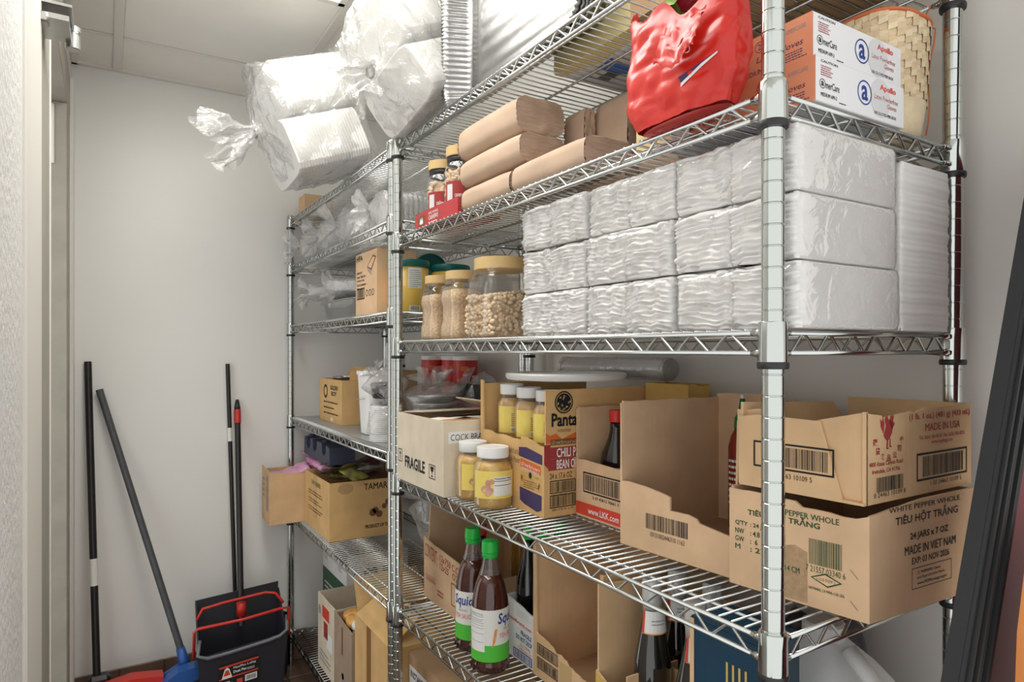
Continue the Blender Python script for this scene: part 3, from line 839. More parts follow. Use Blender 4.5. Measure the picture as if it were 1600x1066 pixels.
# cream FRAGILE box
t = carton('carton', 'cream cardboard box printed FRAGILE at the end of the shelf', (-.008, .886, b4), .270, .286, .178, K_CREAM, inner=K_INSHADE,
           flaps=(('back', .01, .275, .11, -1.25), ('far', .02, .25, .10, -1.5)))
for i, (a, b) in enumerate(((.012, .10), (.09, .19), (.17, .265))):
    MB().grid(lambda u, v: Vector((.015+.235*u, a+(b-a)*v, .166+.008*math.sin(v*3+i)+.006*nz(u, v, i, 4))), 8, 6).build('paper_packet', mat('orange_packet', (.62, .30, .10), .6, var=.25, vscale=25) if i != 1 else M_WHITE, t, True)
p = Print(FRONT(.286))
p.frame(.008, .048, .034, .082, .0022, INK).frame(.204, .033, .240, .068, .0022, INK)
p.poly([(.0195, .054), (.0225, .054), (.0225, .068), (.027, .068), (.021, .078), (.015, .068), (.0195, .068)], INK)
p.text('FRAGILE', .053, .038, .127, .031, INK, .03)
p.poly([(.211, .063), (.233, .063), (.229, .053), (.2235, .049), (.2235, .042), (.229, .038), (.215, .038), (.2205, .042), (.2205, .049), (.215, .053)], INK)
p.build(t)
p = Print(NEAR())
p.rect(.012, .125, .17, .152, INK_W).text('COCK BRAND', .018, .131, .110, .015, INK, .0).text('BANGKOK', .075, .098, .07, .016, INK, .04); p.build(t)
# jars
M_MUST = mat('mustard_paste', (.60, .36, .07), .35, var=.15, vscale=60, coat=.3); M_PASTE = mat('tan_paste', (.62, .37, .11), .4, var=.1, vscale=50, coat=.3)
M_LABY = mat('yellow_label', (.86, .68, .16), .45, var=.04, vscale=30); M_LABW = mat('white_label', (.82, .82, .78), .5)
M_GINGER = mat('ginger_picture', (.55, .30, .16), .6, col2=(.75, .42, .38), vscale=60)
def paste_jar(label, x, y, z, r, h, ang, m, kind, group):
    t = thing('glass_jar', label, 'jar', (x, y, z), 0, group)
    MB().lathe([(r*.80, 0), (r*.93, .003), (r, .012), (r, h*.66), (r*.95, h*.72), (r*.78, h*.79), (r*.76, h*.80), (r*.76, h*.84)], 36, cap=False).build('jar_glass', M_PET, t, True)
    MB().lathe([(r*.78, .002), (r*.91, .005), (r*.97, .013), (r*.97, h*.655), (r*.92, h*.70), (r*.76, h*.765), (0, h*.77)], 36).build('paste', m, t, True)
    lid(t, r*.83, h*.83, h, M_WPLAS)
    arc = r*1.012
    p = Print(cyl_map(arc, ang)); L = r*2.9
    y0, y1 = h*.20, h*.64
    p.rect(0, y0, L, y1, M_LABY)
    if kind == 'ginger':
        a = L*.40
        p.rect(a, y0+.006, L*.80, y1-.012, M_LABW, .0002); p.text('Nutrition Facts', a+.002, y1-.018, L*.36, .004, INK, .02, e=.0005)
        p.rect(a+.002, y1-.022, L*.78, y1-.0208, INK, .0004); p.lines(a+.002, y0+.009, L*.36, y1-y0-.036, 11, INK_GR, 3)
        p.rect(a+.002, y0+.028, L*.78, y0+.0292, INK, .0004)
        for cx, cy, rx, ry in ((.30, .50, .0065, .012), (.24, .34, .009, .008), (.34, .30, .008, .007), (.30, .20, .0075, .007), (.37, .62, .006, .006)):
            p.disc(L*cx, y0+(y1-y0)*cy, rx, M_GINGER, 12, .0004, ry)
    else:
        p.lines(L*.36, y0+.016, L*.2, y1-y0-.03, 7, INK_BR, 4); p.rect(L*.36, y0+.003, L*.56, y0+.012, INK_W, .0002).bars(L*.37, y0+.004, L*.55, y0+.011, INK, 5, 16, .0004)
    p.build(t, 'label')
    return t
paste_jar('yellow paste jar with ginger picture label, right of the pair', .045, .748, b4, .0425, .134, -PI*1.02, M_MUST, 'ginger', 'ginger paste jars')
paste_jar('yellow paste jar with white lid, nearest the FRAGILE box', .048, .845, b4, .0400, .134, -PI*.88, M_MUST, 'ginger', 'ginger paste jars')
# Pantai display carton
D_, W5, H5 = .268, .320, .262
t = carton('carton', 'tan display box printed CHILI PASTE with its front cut low', (.084, .606, b4), W5, D_, H5, K_ORANGE, inner=K_INSHADE,
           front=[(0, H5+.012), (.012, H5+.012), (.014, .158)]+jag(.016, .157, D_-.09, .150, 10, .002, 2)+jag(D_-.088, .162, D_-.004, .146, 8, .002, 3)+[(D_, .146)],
           near=[(0, .25), (.004, H5), (.30, H5+.003), (W5, H5+.003)], far=[(0, H5+.012), (W5, H5+.003)], back=0)
p = Print(FRONT(D_))
p.text('24/17.6OZ', .150-.02, .118, .045, .010, INK_BR).text('Chili Paste', .125, .100, .05, .012, INK_BR)
x0, x1 = .172, .262
p.poly([(x0, .135), (x0+.03, .138), (x1, .128), (x1, .108), (x0, .116)], INK_P)
p.poly([(x0+.006, .112), (x1-.006, .104), (x1-.006, .085), (x0+.006, .093)], INK_O); p.text('\u0e19\u0e49\u0e33\u0e1e\u0e23\u0e34\u0e01\u0e40\u0e1c\u0e32', x0+.010, .098, .07, .008, INK_W, e=.0003, ang=-.09).text('CHILI PASTE WITH BEAN OIL', x0+.010, .0905, .07, .005, INK_W, .02, e=.0003, ang=-.09)
p.poly([(x0+.004, .086), (x1-.003, .079), (x1-.003, .050), (x0+.004, .050)], M_PASTE, -.0001)
p.disc(x0+.045, .080, .006, INK, 8, .0002, .007).text('VEGAN', x0+.062, .076, .014, .004, INK_LG, e=.0003).lines(x0+.02, .052, .06, .018, 4, INK_BR, 9)
p.poly([(x0+.010, .078), (x0+.016, .074), (x0+.014, .062), (x0+.009, .068)], INK_R, .0002).poly([(x1-.012, .070), (x1-.008, .064), (x1-.013, .052), (x1-.016, .060)], INK_BR, .0002)
p.poly([(x0+.003, .050), (x1-.002, .044), (x1-.003, .014), (x1-.02, .008), (x0+.02, .016), (x0+.004, .022)], INK_P)
p.build(t)
p = Print((Vector((0, 0, 0)), Vector((1, 0, 0)), Vector((0, 0, 1))))
p.ring(.050, .236, .0235, .003, INK, 28).disc(.050, .236, .019, INK, 20)
rn = random.Random(3)
for i in range(16):
    a = rn.uniform(0, 2*PI); q = rn.uniform(.004, .016); p.poly([(.050+q*math.cos(a), .236+q*math.sin(a)), (.050+(q+.005)*math.cos(a+.2), .236+(q+.005)*math.sin(a+.2)), (.050+(q+.003)*math.cos(a-.25), .236+(q+.003)*math.sin(a-.25))], K_ORANGE, .0003)
p.text('Pantai', .018, .186, .072, .028, INK, .035, e=.0006).text('NORASINGH', .034, .174, .034, .007, INK_BR)
p.poly([(.004, .175), (.014, .168), (.03, .172), (.045, .160), (.08, .172), (.10, .160), (.10, .152), (.004, .152)], INK_O)
p.rect(.016, .148, .095, .160, INK_BR, .0002).text('\u0e19\u0e49\u0e33\u0e1e\u0e23\u0e34\u0e01\u0e40\u0e1c\u0e32\u0e1c\u0e31\u0e14', .019, .150, .070, .008, K_ORANGE, e=.0006)
p.poly([(0, .150), (.016, .150), (.016, .100), (.008, .102), (0, .110)], INK_R, .0001)
for s_, y in (('CHILI PASTE', .122), ('BEAN OIL', .098)):
    w = .084 if y > .11 else .057
    p.rect(.010, y-.002, .014+w+.004, y+.0215, INK_R, .0002).text(s_, .031, y, w, .0195, INK_W, .02, e=.0006)
p.text('24 x 17.6 OZ', .014, .078, .058, .013, INK_BR, .04)
for i, y in enumerate((.048, .018)):
    p.frame(.0145, y, .080, y+.027, .002, INK).bars(.018, y+.003, .077, y+.024, INK, 5+i, 22).text('8851978 80 6176', .020, y-.006, .055, .004, INK)
p.build(t)
paste_jar('tan paste jar inside the display box, leftmost of three', .140, .822, b4+.125, .034, .140, -PI*1.02, M_PASTE, 'p', 'paste jars in the display box')
paste_jar('tan paste jar inside the display box, middle of three', .138, .745, b4+.123, .034, .138, -PI*.98, M_PASTE, 'p', 'paste jars in the display box')
paste_jar('tan paste jar inside the display box, nearest the printed side', .138, .667, b4+.120, .034, .138, -PI*1.12, M_PASTE, 'p', 'paste jars in the display box')
tag(carton('jar_divider', 'cardboard layer pad under the jars in the display box', (.10, .625, b4+.0055), .25, .235, .113, K_INSHADE, lid=True), 'cardboard layer pad under the jars in the display box', 'box')
# white tray on top of the display box
tr = thing('serving_tray', 'flat white plastic tray lying across the display box', 'tray', (.215, .710, b4+H5+.0165), -.35)
MB().lathe([(.125, 0), (.133, .001), (.137, .006), (.138, .012), (.134, .0155), (.128, .0145), (.1, .0135), (0, .0135)], 48).build('tray_disc', M_WPLAS, tr, True, angle=40)
MB().lathe([(.055, -.004), (.055, .001)], 32, (-.01, -.0, 0)).build('tray_foot', M_WPLAS, tr, True)
# LKK carton
D6 = .142
t = carton('carton', 'short tan box with a red stripe holding a dark sauce bottle', (.162, .458, b4), .185, D6, .222, K_PINKISH, inner=K_INSHADE,
           front=[(0, .222), (.003, .222), (.004, .117), (.03, .118), (.075, .116), (D6, .113)], near=[(0, .12), (.02, .20), (.185, .222)], far=jag(0, .222, .185, .226, 14, .002, 4))
p = Print(FRONT(D6))
p.frame(.024, .052, .150, .094, .003, INK).bars(.030, .057, .138, .089, INK, 11, 34).text('5 07 42812 70061 7', .055, .042, .080, .006, INK, .01)
p.rect(0, .004, D6, .030, INK_BRED).text('www.LKK.com', .040, .010, .095, .013, INK_W, .01, e=.0003).build(t)
M_SOY = mat('soy_bottle', (.012, .008, .007), .12, coat=.6); M_REDCAP = mat('red_cap', (.66, .03, .02), .35)
def sauce_bottle(label, x, y, z, h, r, mb_, mc, lab=True, group=None):
    t = thing('sauce_bottle', label, 'bottle', (x, y, z), 0, group)
    MB().lathe([(r*.9, 0), (r, .004), (r, h*.50), (r*.92, h*.58), (r*.55, h*.72), (r*.42, h*.80), (r*.40, h*.90)], 28).build('bottle_body', mb_, t, True)
    MB().lathe([(r*.46, h*.885), (r*.47, h*.89), (r*.47, h*.995), (r*.42, h), (0, h)], 24).build('cap', mc, t, True, angle=35)
    if lab:
        p = Print(cyl_map(r*1.015, -PI*1.05)); p.rect(0, h*.16, r*2.8, h*.46, M_LABW).lines(r*.4, h*.2, r*1.6, h*.22, 6, INK_GR, 2); p.build(t, 'label')
    return t
sauce_bottle('dark soy sauce bottle with red cap standing in the red-striped box', .232, .553, b4+.0045, .215, .034, M_SOY, M_REDCAP)
# big open brown carton, slightly askew
ang = math.atan2(.020, .224)
D7, H7 = .226, .250
t = carton('carton', 'large empty open brown box with a torn low front', (.1235, .1685, b4), .285, D7, H7, K_PINKISH, rz=ang, inner=K_INSHADE,
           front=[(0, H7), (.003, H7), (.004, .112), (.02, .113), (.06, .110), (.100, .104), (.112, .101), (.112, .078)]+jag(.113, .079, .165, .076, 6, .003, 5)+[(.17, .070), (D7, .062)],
           near=[(0, .060), (.012, .062), (.02, .11)]+jag(.025, .236, .285, .250, 8, .004, 6), far=jag(0, H7, .285, H7+.004, 10, .0015, 7), back=jag(0, .248, .12, .252, 8, .004, 9)+jag(.125, .262, D7, .256, 6, .004, 3))
p = Print(FRONT(D7)); p.bars(.060, .040, .150, .066, INK, 21, 32).text('10131002446310 1163', .070, .028, .072, .008, INK).build(t)
p = Print((Vector((.008, .0045, 0)), Vector((0, 1, 0)).cross(Vector((0, 0, 1))), Vector((0, 0, 1))))
# near wall of the same carton carries dark red print on the side that looks into the box
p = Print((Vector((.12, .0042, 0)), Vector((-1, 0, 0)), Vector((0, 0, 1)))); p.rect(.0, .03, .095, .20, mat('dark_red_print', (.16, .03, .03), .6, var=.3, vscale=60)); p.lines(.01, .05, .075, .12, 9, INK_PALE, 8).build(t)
# carton behind with green caps
M_GREENCAP = mat('green_nozzle', (.01, .20, .06), .35); M_SRI = mat('chili_sauce', (.24, .02, .012), .25, coat=.4)
for i, (y, lab) in enumerate(((.330, 'chili sauce bottle with green nozzle, leftmost in the large open box'), (.274, 'chili sauce bottle with green nozzle, second from left in the large open box'), (.226, 'chili sauce bottle with green nozzle, rightmost in the large open box'))):
    t = thing('sauce_bottle', lab, 'bottle', (.352, y, b4+.0045), 0, 'chili sauce bottles in the large open box')
    hh = (.252, .240, .246)[i]
    MB().lathe([(.023, 0), (.026, .004), (.026, hh*.62), (.021, hh*.70), (.013, hh*.76)], 24).build('bottle_body', M_SRI, t, True)
    MB().lathe([(.015, hh*.755), (.0155, hh*.77), (.0145, hh*.84), (.008, hh*.88), (.0045, hh*.985), (0, hh*.985)], 20).build('nozzle', M_GREENCAP, t, True)
    p = Print(cyl_map(.0263, -PI*1.15)); p.lines(0, .05, .06, .09, 8, INK_W, 5+i).build(t, 'label')
    if i == 0: MB().lathe([(.0035, hh*.98), (.004, hh*1.0), (.003, hh*1.015), (0, hh*1.016)], 12).build('nozzle_tip', M_WPLAS, t, True)
# pepper carton and the chili sauce carton on top of it
a8 = math.atan2(.027, .194)
D8, H8, W8 = .197, .143, .262
t = carton('carton', 'tan box printed TIEU HOT TRANG in green at the shelf end', (.1365, -.0385, b4), W8, D8, H8, K_PINKISH, rz=a8, inner=K_INSHADE,
           front=jag(0, H8-.002, .10, H8-.005, 6, .001, 1)+jag(.11, H8-.012, .18, H8-.014, 4, .001, 2)+[(D8, H8-.008)], near=jag(0, H8-.008, .12, H8+.002, 5, .0015, 3)+[(W8, H8+.004)])
p = Print(FRONT(D8))
p.text('WHITE PEPPER WHOLE', .050, .1165, .110, .008, INK_G, .03).text('TI\u00caU H\u1ed8T TR\u1eaeNG', .030, .104, .105, .014, INK_G, .02)
for i, (a, b) in enumerate((("Q'TY", ': 24 JARS'), ('NW', ': 4.8 KGS'), ('GW', ':  6  KGS'), ('M', ': 27.5'))):
    y = .088-.0115*i
    p.text(a, .010, y, .020 if i == 0 else (.008 if i == 3 else .014), .0075, INK_G, .02).text(b, .034, y-.0005, .034, .0078, INK_G, .02)
p.text('x 18 x 14 CM', .062, .040, .045, .008, INK_G, .02)
p.poly([(.082, .074), (.10, .078), (.118, .072), (.118, .003), (.078, .003)], mat('scuffed_board', (.44, .29, .165), .9, var=.15, vscale=120), -.0002)
p.bars(.120, .058, .164, .092, INK_G, 31, 26).text('7 21557 03340 6', .116, .048, .052, .008, INK_G)
p.poly([(.122, .0405), (.142, .0495), (.164, .0415), (.145, .0315)], INK_G).poly([(.1255, .0405), (.142, .0475), (.1605, .0414), (.145, .0335)], K_PINKISH, .0002).text('( U.S.TOY )', .131, .0375, .024, .005, INK_G, e=.0005)
p.text('HAYWARD, CA 94545-1130, USA.', .120, .0235, .047, .0045, INK_G, .03)
for y in (.055, .015): p.poly([(.173, y+.008), (.1745, y+.008), (.184, y-.002), (.1825, y-.002)], M_STEEL)
p.build(t)
p = Print(NEAR())
p.text('WHITE PEPPER WHOLE', .040, .134, .165, .007, INK, .03).text('TI\u00caU H\u1ed8T TR\u1eaeNG', .054, .114, .146, .0185, INK, .015)
p.text('24 JARS x 7 OZ', .086, .0915, .090, .0115, INK, .025).text('MADE IN VIET NAM', .074, .0745, .120, .0115, INK, .025).text('EXP: 03 NOV 2026', .090, .0605, .088, .0090, INK, .015)
p.frame(.090, .027, .184, .055, .0009, INK).text('\u26a0 WARNING: Cancer', .102, .0455, .055, .0055, INK, .01).text('and Reproductive Harm -', .102, .038, .068, .0055, INK, .01).text('www.P65Warnings.ca.gov', .102, .0305, .070, .0055, INK, .01)
p.build(t)
skewed(t, .184)
a9 = math.atan2(.016, .174); D9, H9, W9 = .178, .118, .275
z9 = b4+H8+.0055
t = carton('carton', 'cut-open tan box with a red rooster emblem, on the pepper box', (.1275, -.0365, z9), W9, D9, H9, K_TAN, rz=a9, inner=K_INSHADE,
           front=[(0, .100), (.004, .100), (.03, .104), (.120, .102), (.150, .004), (D9, .003)], near=jag(0, H9, .04, H9-.006, 4, .001, 4)+jag(.042, H9-.010, .16, H9-.002, 10, .0015, 5)+[(W9, H9)], far=[(0, .07), (.05, .112), (W9, .120)])
MB().prism([(D9-.052, 0), (D9, 0), (D9, H9), (D9-.075, .100)], FRONT(D9, .006), .003).build('inner_flap', K_TAN, t)
MB().prism([(.0, 0), (.05, .0), (.058, .10), (.03, .112), (.0, .108)]+jag(-.012, .108, -.010, .0, 7, .002, 8)[::1], FRONT(D9, .012), .003).build('inner_flap', K_PINKISH, t)
MB().box(.03, .02, .075, .25, .15, .0765).build('yellow_sheet', mat('yellow_card', (.62, .42, .06), .5), t)
p = Print(FRONT(D9))
p.frame(.024, .030, .141, .067, .0026, INK).bars(.040, .035, .132, .062, INK, 41, 40).text('1 00 24463 10109 5', .045, .019, .066, .007, INK)
p.build(t)
p = Print(NEAR())
# rooster emblem
R_ = INK_R
rooster = ([(.036, .086), (.041, .098), (.038, .107), (.043, .112), (.047, .106), (.053, .104), (.056, .096), (.054, .088), (.048, .080), (.041, .080)],
           [(.036, .088), (.030, .098), (.029, .108), (.033, .104), (.034, .111), (.038, .102)],
           [(.048, .104), (.052, .112), (.054, .110), (.056, .113), (.058, .109), (.056, .104), (.060, .100), (.054, .092)],
           [(.043, .081), (.046, .081), (.045, .070), (.048, .068), (.042, .068)], [(.049, .081), (.051, .081), (.051, .072), (.054, .070), (.048, .070)])
for q in rooster: p.poly([(x*1.1+.004, y) for x, y in q], R_)
for i in range(7):
    a = PI*1.05+i*PI*.9/6; p.text('\u532f\u8c50\u98df\u54c1\u516c\u53f8\u53f2'[i], .055+.031*math.cos(a)-.004, .082+.026*math.sin(a)-.004, .0095, .0085, R_, .02)
p.text('4800 Azusa Canyon Road', .011, .046, .078, .0075, R_, .015).text('Irwindale, CA 91706', .018, .0375, .064, .0065, R_, .015)
p.bars(.028, .014, .090, .033, INK, 51, 30).text('0 24463 10109 8', .022, .0075, .074, .006, INK)
p.text('(1 lb. 1 oz.) (481 g) (433 mL)', .105, .100, .165, .0105, R_, .02).text('MADE IN USA', .146, .085, .095, .0105, R_, .02).text('Tel: (626) 286-8328  Fax: (626) 286-8522', .130, .073, .125, .0065, R_, .01).text('www.huyfong.com', .162, .0655, .058, .0065, R_, .01)
p.frame(.124, .018, .262, .056, .003, INK).bars(.140, .023, .250, .051, INK, 61, 44).text('1 00 24463 10109 5', .160, .0095, .085, .0065, INK)
p.build(t)
skewed(t, .092)
# film roll behind
M_TUBE = film('plastic_tube', (.96, .955, .96), .12, .6, .12, .30, .5, 14)
t = thing('film_roll', 'clear plastic roll lying across the tops of the boxes at the back', 'roll', (.405, .78, b4+.3005), 0)
mb = MB(); n = 28
def tube_pt(u, v):
    a = 2*PI*u; y = .19-.40*v; r = .0262+.0009*nz(math.cos(a), math.sin(a), y, 18)
    return Vector((r*math.cos(a), y, r*math.sin(a)))
MB().grid(tube_pt, 40, 24).build('film_layers', M_TUBE, t, True)
MB().grid(lambda u, v: Vector((.021*math.cos(2*PI*u), .188-.397*v, .021*math.sin(2*PI*u))), 28, 2).build('core', mat('tube_core', (.70, .69, .70), .4), t, True)
for y in (-.211, .19): MB().lathe([(.0265, 0), (.0275, .001), (.0275, .010), (.0265, .011)], 32).build('end_ring', M_TUBE, t, True, (0, y+(.011 if y < 0 else 0), 0), (PI/2, 0, 0))
MB().lathe([(0, 0), (.0255, 0.0)], 32).build('end_cap', mat('tube_end', (.78, .77, .77), .5), t, False, (0, -.209, 0), (PI/2, 0, 0))
carton('carton', 'narrow brown box under the clear plastic roll', (.355, .470, b4), .065, .128, .272, K_YELLOW, lid=False, near=jag(0, .272, .065, .268, 6, .002, 2))
# ================================================================== S5: bottles and cartons low down
b5 = S5+e_
t = carton('carton', 'tan open box printed CONTENT 12x750 CC behind the fish sauce bottles', (.098, .985, b5), .27, .250, .165, K_PINKISH, inner=K_INSHADE,
           front=[(0, .172), (.06, .160), (.12, .158), (.250, .148)], near=[(0, .148), (.05, .10), (.27, .10)], far=[(0, .172), (.02, .26), (.25, .265)], back=[(0, .26), (.25, .26)])
p = Print(FRONT(.250))
p.text('CONTENT :', .006, .118, .085, .038, INK_R, .0, ang=-.10).text('12x750 C.C.', .105, .128, .115, .018, INK_R, .01, ang=-.08).text('12x25   OZ.', .105, .106, .115, .018, INK_R, .01, ang=-.08)
p.frame(.010, .052, .080, .068, .001, INK_R).text('THAILAND', .014, .055, .06, .010, INK_R, ang=-.02).lines(.09, .03, .05, .02, 2, INK_R, 3).frame(.175, .030, .245, .090, .003, INK_BR).build(t)
M_FISH = mat('fish_sauce', (.085, .016, .010), .08, coat=.7, col2=(.05, .010, .007), vscale=9); M_GCAP = mat('green_cap', (.015, .50, .06), .35); M_DARKB = mat('dark_glass', (.012, .011, .010), .06, coat=1.0, bump=.1, bscale=25)
M_ORG = mat('carrot_print', (.80, .32, .08), .5)
def squid(label, x, y, rot, face):
    t = thing('fish_sauce_bottle', label, 'bottle', (x, y, b5), 0, 'fish sauce bottles with green caps'); R = .041; H = .283
    MB().lathe([(R*.82, 0), (R*.97, .004), (R, .012), (R*1.02, .020), (R*.97, .026), (R, .032), (R, .140), (R*.95, .160), (R*.80, .186), (R*.60, .210)], 36, cap=True).build('bottle_body', M_FISH, t, True)
    MB().lathe([(R*.60, .209), (R*.47, .226), (R*.38, .245), (R*.36, .262)], 28, cap=False).build('bottle_neck', film('neck_glass', (.80, .70, .66), .08, .5, .05, .10, 0, 5), t, True)
    cap = MB().lathe([(R*.43, .246), (R*.45, .248), (R*.45, .254), (R*.42, .256), (R*.47, .258), (R*.46, .276), (R*.42, .282), (0, .283)], 24); cap.build('cap', M_GCAP, t, True, angle=30)
    g = MB()
    for i in range(14): a = 2*PI*i/14; g.box(R*1.0*math.cos(a)-.002, R*1.0*math.sin(a)-.002, .006, R*1.0*math.cos(a)+.002, R*1.0*math.sin(a)+.002, .018)
    g.build('base_knurl', M_DARKB, t)['kind'] = 'stuff'
    p = Print(cyl_map(R*1.012, rot)); L = 2*PI*R
    p.rect(0, .062, L, .142, M_LABW); p.rect(0, .030, L, .066, INK_LG, .0002)
    for k in (0, 1):
        o = k*L*.5
        p.text('Squid', o+.030, .104, .052, .030, INK_B, .02, e=.0005, shear=.1).text('BRAND', o+.046, .096, .024, .006, INK_GR, e=.0005).text('FISH SAUCE', o+.036, .080, .046, .011, INK_BRED, e=.0005)
        p.poly([(o+.024, .100), (o+.030, .102), (o+.026, .075), (o+.018, .060), (o+.020, .078)], M_ORG, .0004).poly([(o+.086, .080), (o+.090, .082), (o+.088, .060), (o+.080, .050), (o+.082, .066)], M_ORG, .0004)
        p.lines(o+.034, .038, .046, .016, 4, INK_G, 4+k).text('FL. OZ. (725 ml)', o+.038, .058, .04, .004, INK_GR, e=.0006)
    # nutrition panel
    n0 = L*.5-.040
    p.rect(n0, .052, n0+.042, .138, INK_W, .0003).text('Nutrition Facts', n0+.003, .130, .036, .0055, INK_GR, .01, e=.0008)
    for y in (.127, .121, .113, .108, .102, .090, .072): p.rect(n0+.002, y, n0+.040, y+.0009, INK_GR, .0006)
    p.lines(n0+.003, .056, .036, .064, 12, INK_GR, 9).rect(n0+.002, .116, n0+.036, .1195, INK_PALE, .0007); p.build(t, 'label')
    return t
squid('fish sauce bottle with green cap, front one showing nutrition facts', .046, .762, PI*.24, 0)
squid('fish sauce bottle with green cap, rear one showing the blue brand name', .064, .876, PI*.71, 1)
sauce_bottle('dark bottle with a red cap inside the CONTENT box', .175, 1.035, b5+.0045, .235, .033, M_SOY, M_REDCAP, False)
sauce_bottle('amber bottle behind the rear fish sauce bottle', .30, 1.02, b5+.0045, .31, .034, mat('amber', (.30, .15, .03), .1, coat=.5), M_WPLAS, False)
# white fragile box with dark bottles
t = carton('carton', 'white box printed FRAGILE DO NOT DROP holding dark bottles', (.118, .695, b5), .24, .125, .120, M_WHITE, inner=K_INSHADE,
           front=[(0, .136)]+jag(.003, .134, .122, .118, 8, .002, 3)+[(.125, .117)], near=[(0, .28), (.010, .285), (.24, .285)], far=[(0, .13), (.24, .13)])
p = Print(FRONT(.125))
p.lines(.055, .100, .065, .016, 5, INK_PALE, 3).text('squidbrand.com', .020, .083, .096, .010, INK_BRED, .02, ang=-.06).text('FRAGILE', .072, .062, .044, .010, INK_B, .02, ang=-.05).text('DO NOT DROP', .052, .048, .066, .011, INK_B, .02, ang=-.05)
p.text('12 X 700 ML', .070, .036, .042, .007, INK_O, ang=-.05).text('12 PINT 8 FL.OZ.', .060, .026, .056, .007, INK_O, ang=-.05).rect(.040, .004, .118, .024, INK_B).rect(.043, .006, .115, .022, INK_W, .0002).bars(.046, .007, .112, .021, INK_B, 8, 26, .0004).build(t)
for x, y, lab in ((.165, .790, 'dark glass bottle in plastic with green cap, front left in the white box'), (.170, .728, 'dark glass bottle in plastic with green cap, front right in the white box'), (.245, .770, 'dark glass bottle with green cap at the back of the white box')):
    sauce_bottle(lab, x, y, b5+.0045, .290, .029, M_DARKB, M_GCAP, False, 'dark bottles in the white box')
# tall open brown carton
t = carton('carton', 'tall open brown box with a ragged low front and two barcodes', (.113, .452, b5), .26, .238, .272, K_TAN, inner=K_INSHADE,
           front=[(0, .280), (.010, .278), (.013, .095)]+jag(.016, .092, .165, .060, 16, .004, 5)+jag(.17, .058, .222, .048, 6, .004, 6)+[(.228, .28), (.238, .28)],
           near=jag(0, .28, .26, .285, 16, .003, 7), far=jag(0, .28, .26, .285, 10, .001, 8))
p = Print(FRONT(.238))
p.frame(.016, .050, .092, .074, .002, INK).bars(.020, .053, .088, .071, INK, 8, 22, .0001).frame(.016, .020, .092, .044, .002, INK).bars(.020, .023, .088, .041, INK, 9, 22, .0001).rect(.098, .0, .14, .066, mat('packing_tape', (.58, .40, .20), .25), -.0001).build(t)
# soy carton with dividers
t = carton('carton', 'yellow-fronted box with dividers holding tall dark bottles', (.085, .205, b5), .30, .235, .20, K_TAN, inner=K_INSHADE,
           front=[(0, .118), (.06, .092), (.11, .070), (.235, .055)], far=[(0, .118), (.02, .25), (.3, .275)], near=[(0, .06), (.3, .10)])
p = Print(FRONT(.235)); p.poly([(0, .004), (.235, .004), (.235, .053), (.11, .068), (.06, .090), (0, .116)], mat('yellow_print', (.66, .44, .08), .5)).build(t)
for x in (.10, .20): MB().box(x, .005, .005, x+.003, .23, .135).build('divider', K_TAN, t)
for y in (.078, .155): MB().box(.005, y, .005, .29, y+.003, .136).build('divider', K_TAN, t)
M_SEAL = film('milky_seal', (.92, .92, .90), .15, .6, .3, .55, .3, 20)
def tall_bottle(label, x, y, h):
    t = thing('soy_sauce_bottle', label, 'bottle', (x, y, b5+.0055), 0, 'tall dark bottles with white caps'); r = .034
    MB().lathe([(r*.9, 0), (r, .005), (r, h*.45), (r*.96, h*.52), (r*.60, h*.72), (r*.44, h*.82), (r*.42, h*.90)], 28).build('bottle_body', M_DARKB, t, True)
    MB().lathe([(r*.52, h*.86), (r*.53, h*.865), (r*.50, h*.99), (r*.44, h), (0, h)], 24).build('cap', M_SEAL, t, True, angle=35)
    MB().lathe([(r*.48, h*.80), (r*.50, h*.87), (r*.47, h*.985), (0, h*.99)], 20).build('cap_core', mat('pale_cap', (.50, .50, .47), .5), t, True)
    p = Print(lambda x_, y_, e: Vector(((r*(.66-.9*(y_-h*.68)/h)+.003+e)*math.cos(-PI*.98+x_/.022), (r*(.66-.9*(y_-h*.68)/h)+.003+e)*math.sin(-PI*.98+x_/.022), y_)))
    p.rect(0, h*.69, .060, h*.82, INK_W).rect(.0, h*.69, .004, h*.82, INK_BRED, .0004).lines(.016, h*.74, .03, h*.04, 2, INK_GR, 3); p.rect(.0, h*.685, .060, h*.692, M_ORG, .0002)
    p.build(t, 'neck_label')
tall_bottle('tall dark bottle with white cap and red-edged neck label', .150, .362, .292)
tall_bottle('tall dark bottle with white cap, back left in the divided box', .235, .385, .288)
tall_bottle('tall dark bottle with white cap nearest the blue box', .105+.028, .244, .292)
tall_bottle('tall dark bottle with white cap, back right in the divided box', .235, .300, .288)
# blue box with a fork printed on it
t = carton('carton', 'narrow dark blue box with a golden fork picture by the front post', (.052, .060, b5), .085, .120, .312, mat('blue_box_card', (.006, .042, .085), .4, var=.1, vscale=20), lid=True)
p = Print(FRONT(.120)); G = mat('gold_print', (.62, .42, .10), .5)
for i in range(4): p.rect(.066+i*.0105, .205, .0695+i*.0105, .272, G, .0002)
p.poly([(.064, .205), (.103, .205), (.100, .18), (.090, .165), (.088, .02), (.080, .02), (.078, .165), (.068, .18)], G, .0002).poly([(.108, .18), (.12, .22), (.12, .02), (.106, .02), (.104, .12)], G, .0002).rect(0, .0, .008, .312, K_TAN, .0003).build(t)
p = Print(NEAR()); p.disc(.05, .2, .025, G, 20, ry=.05).build(t)
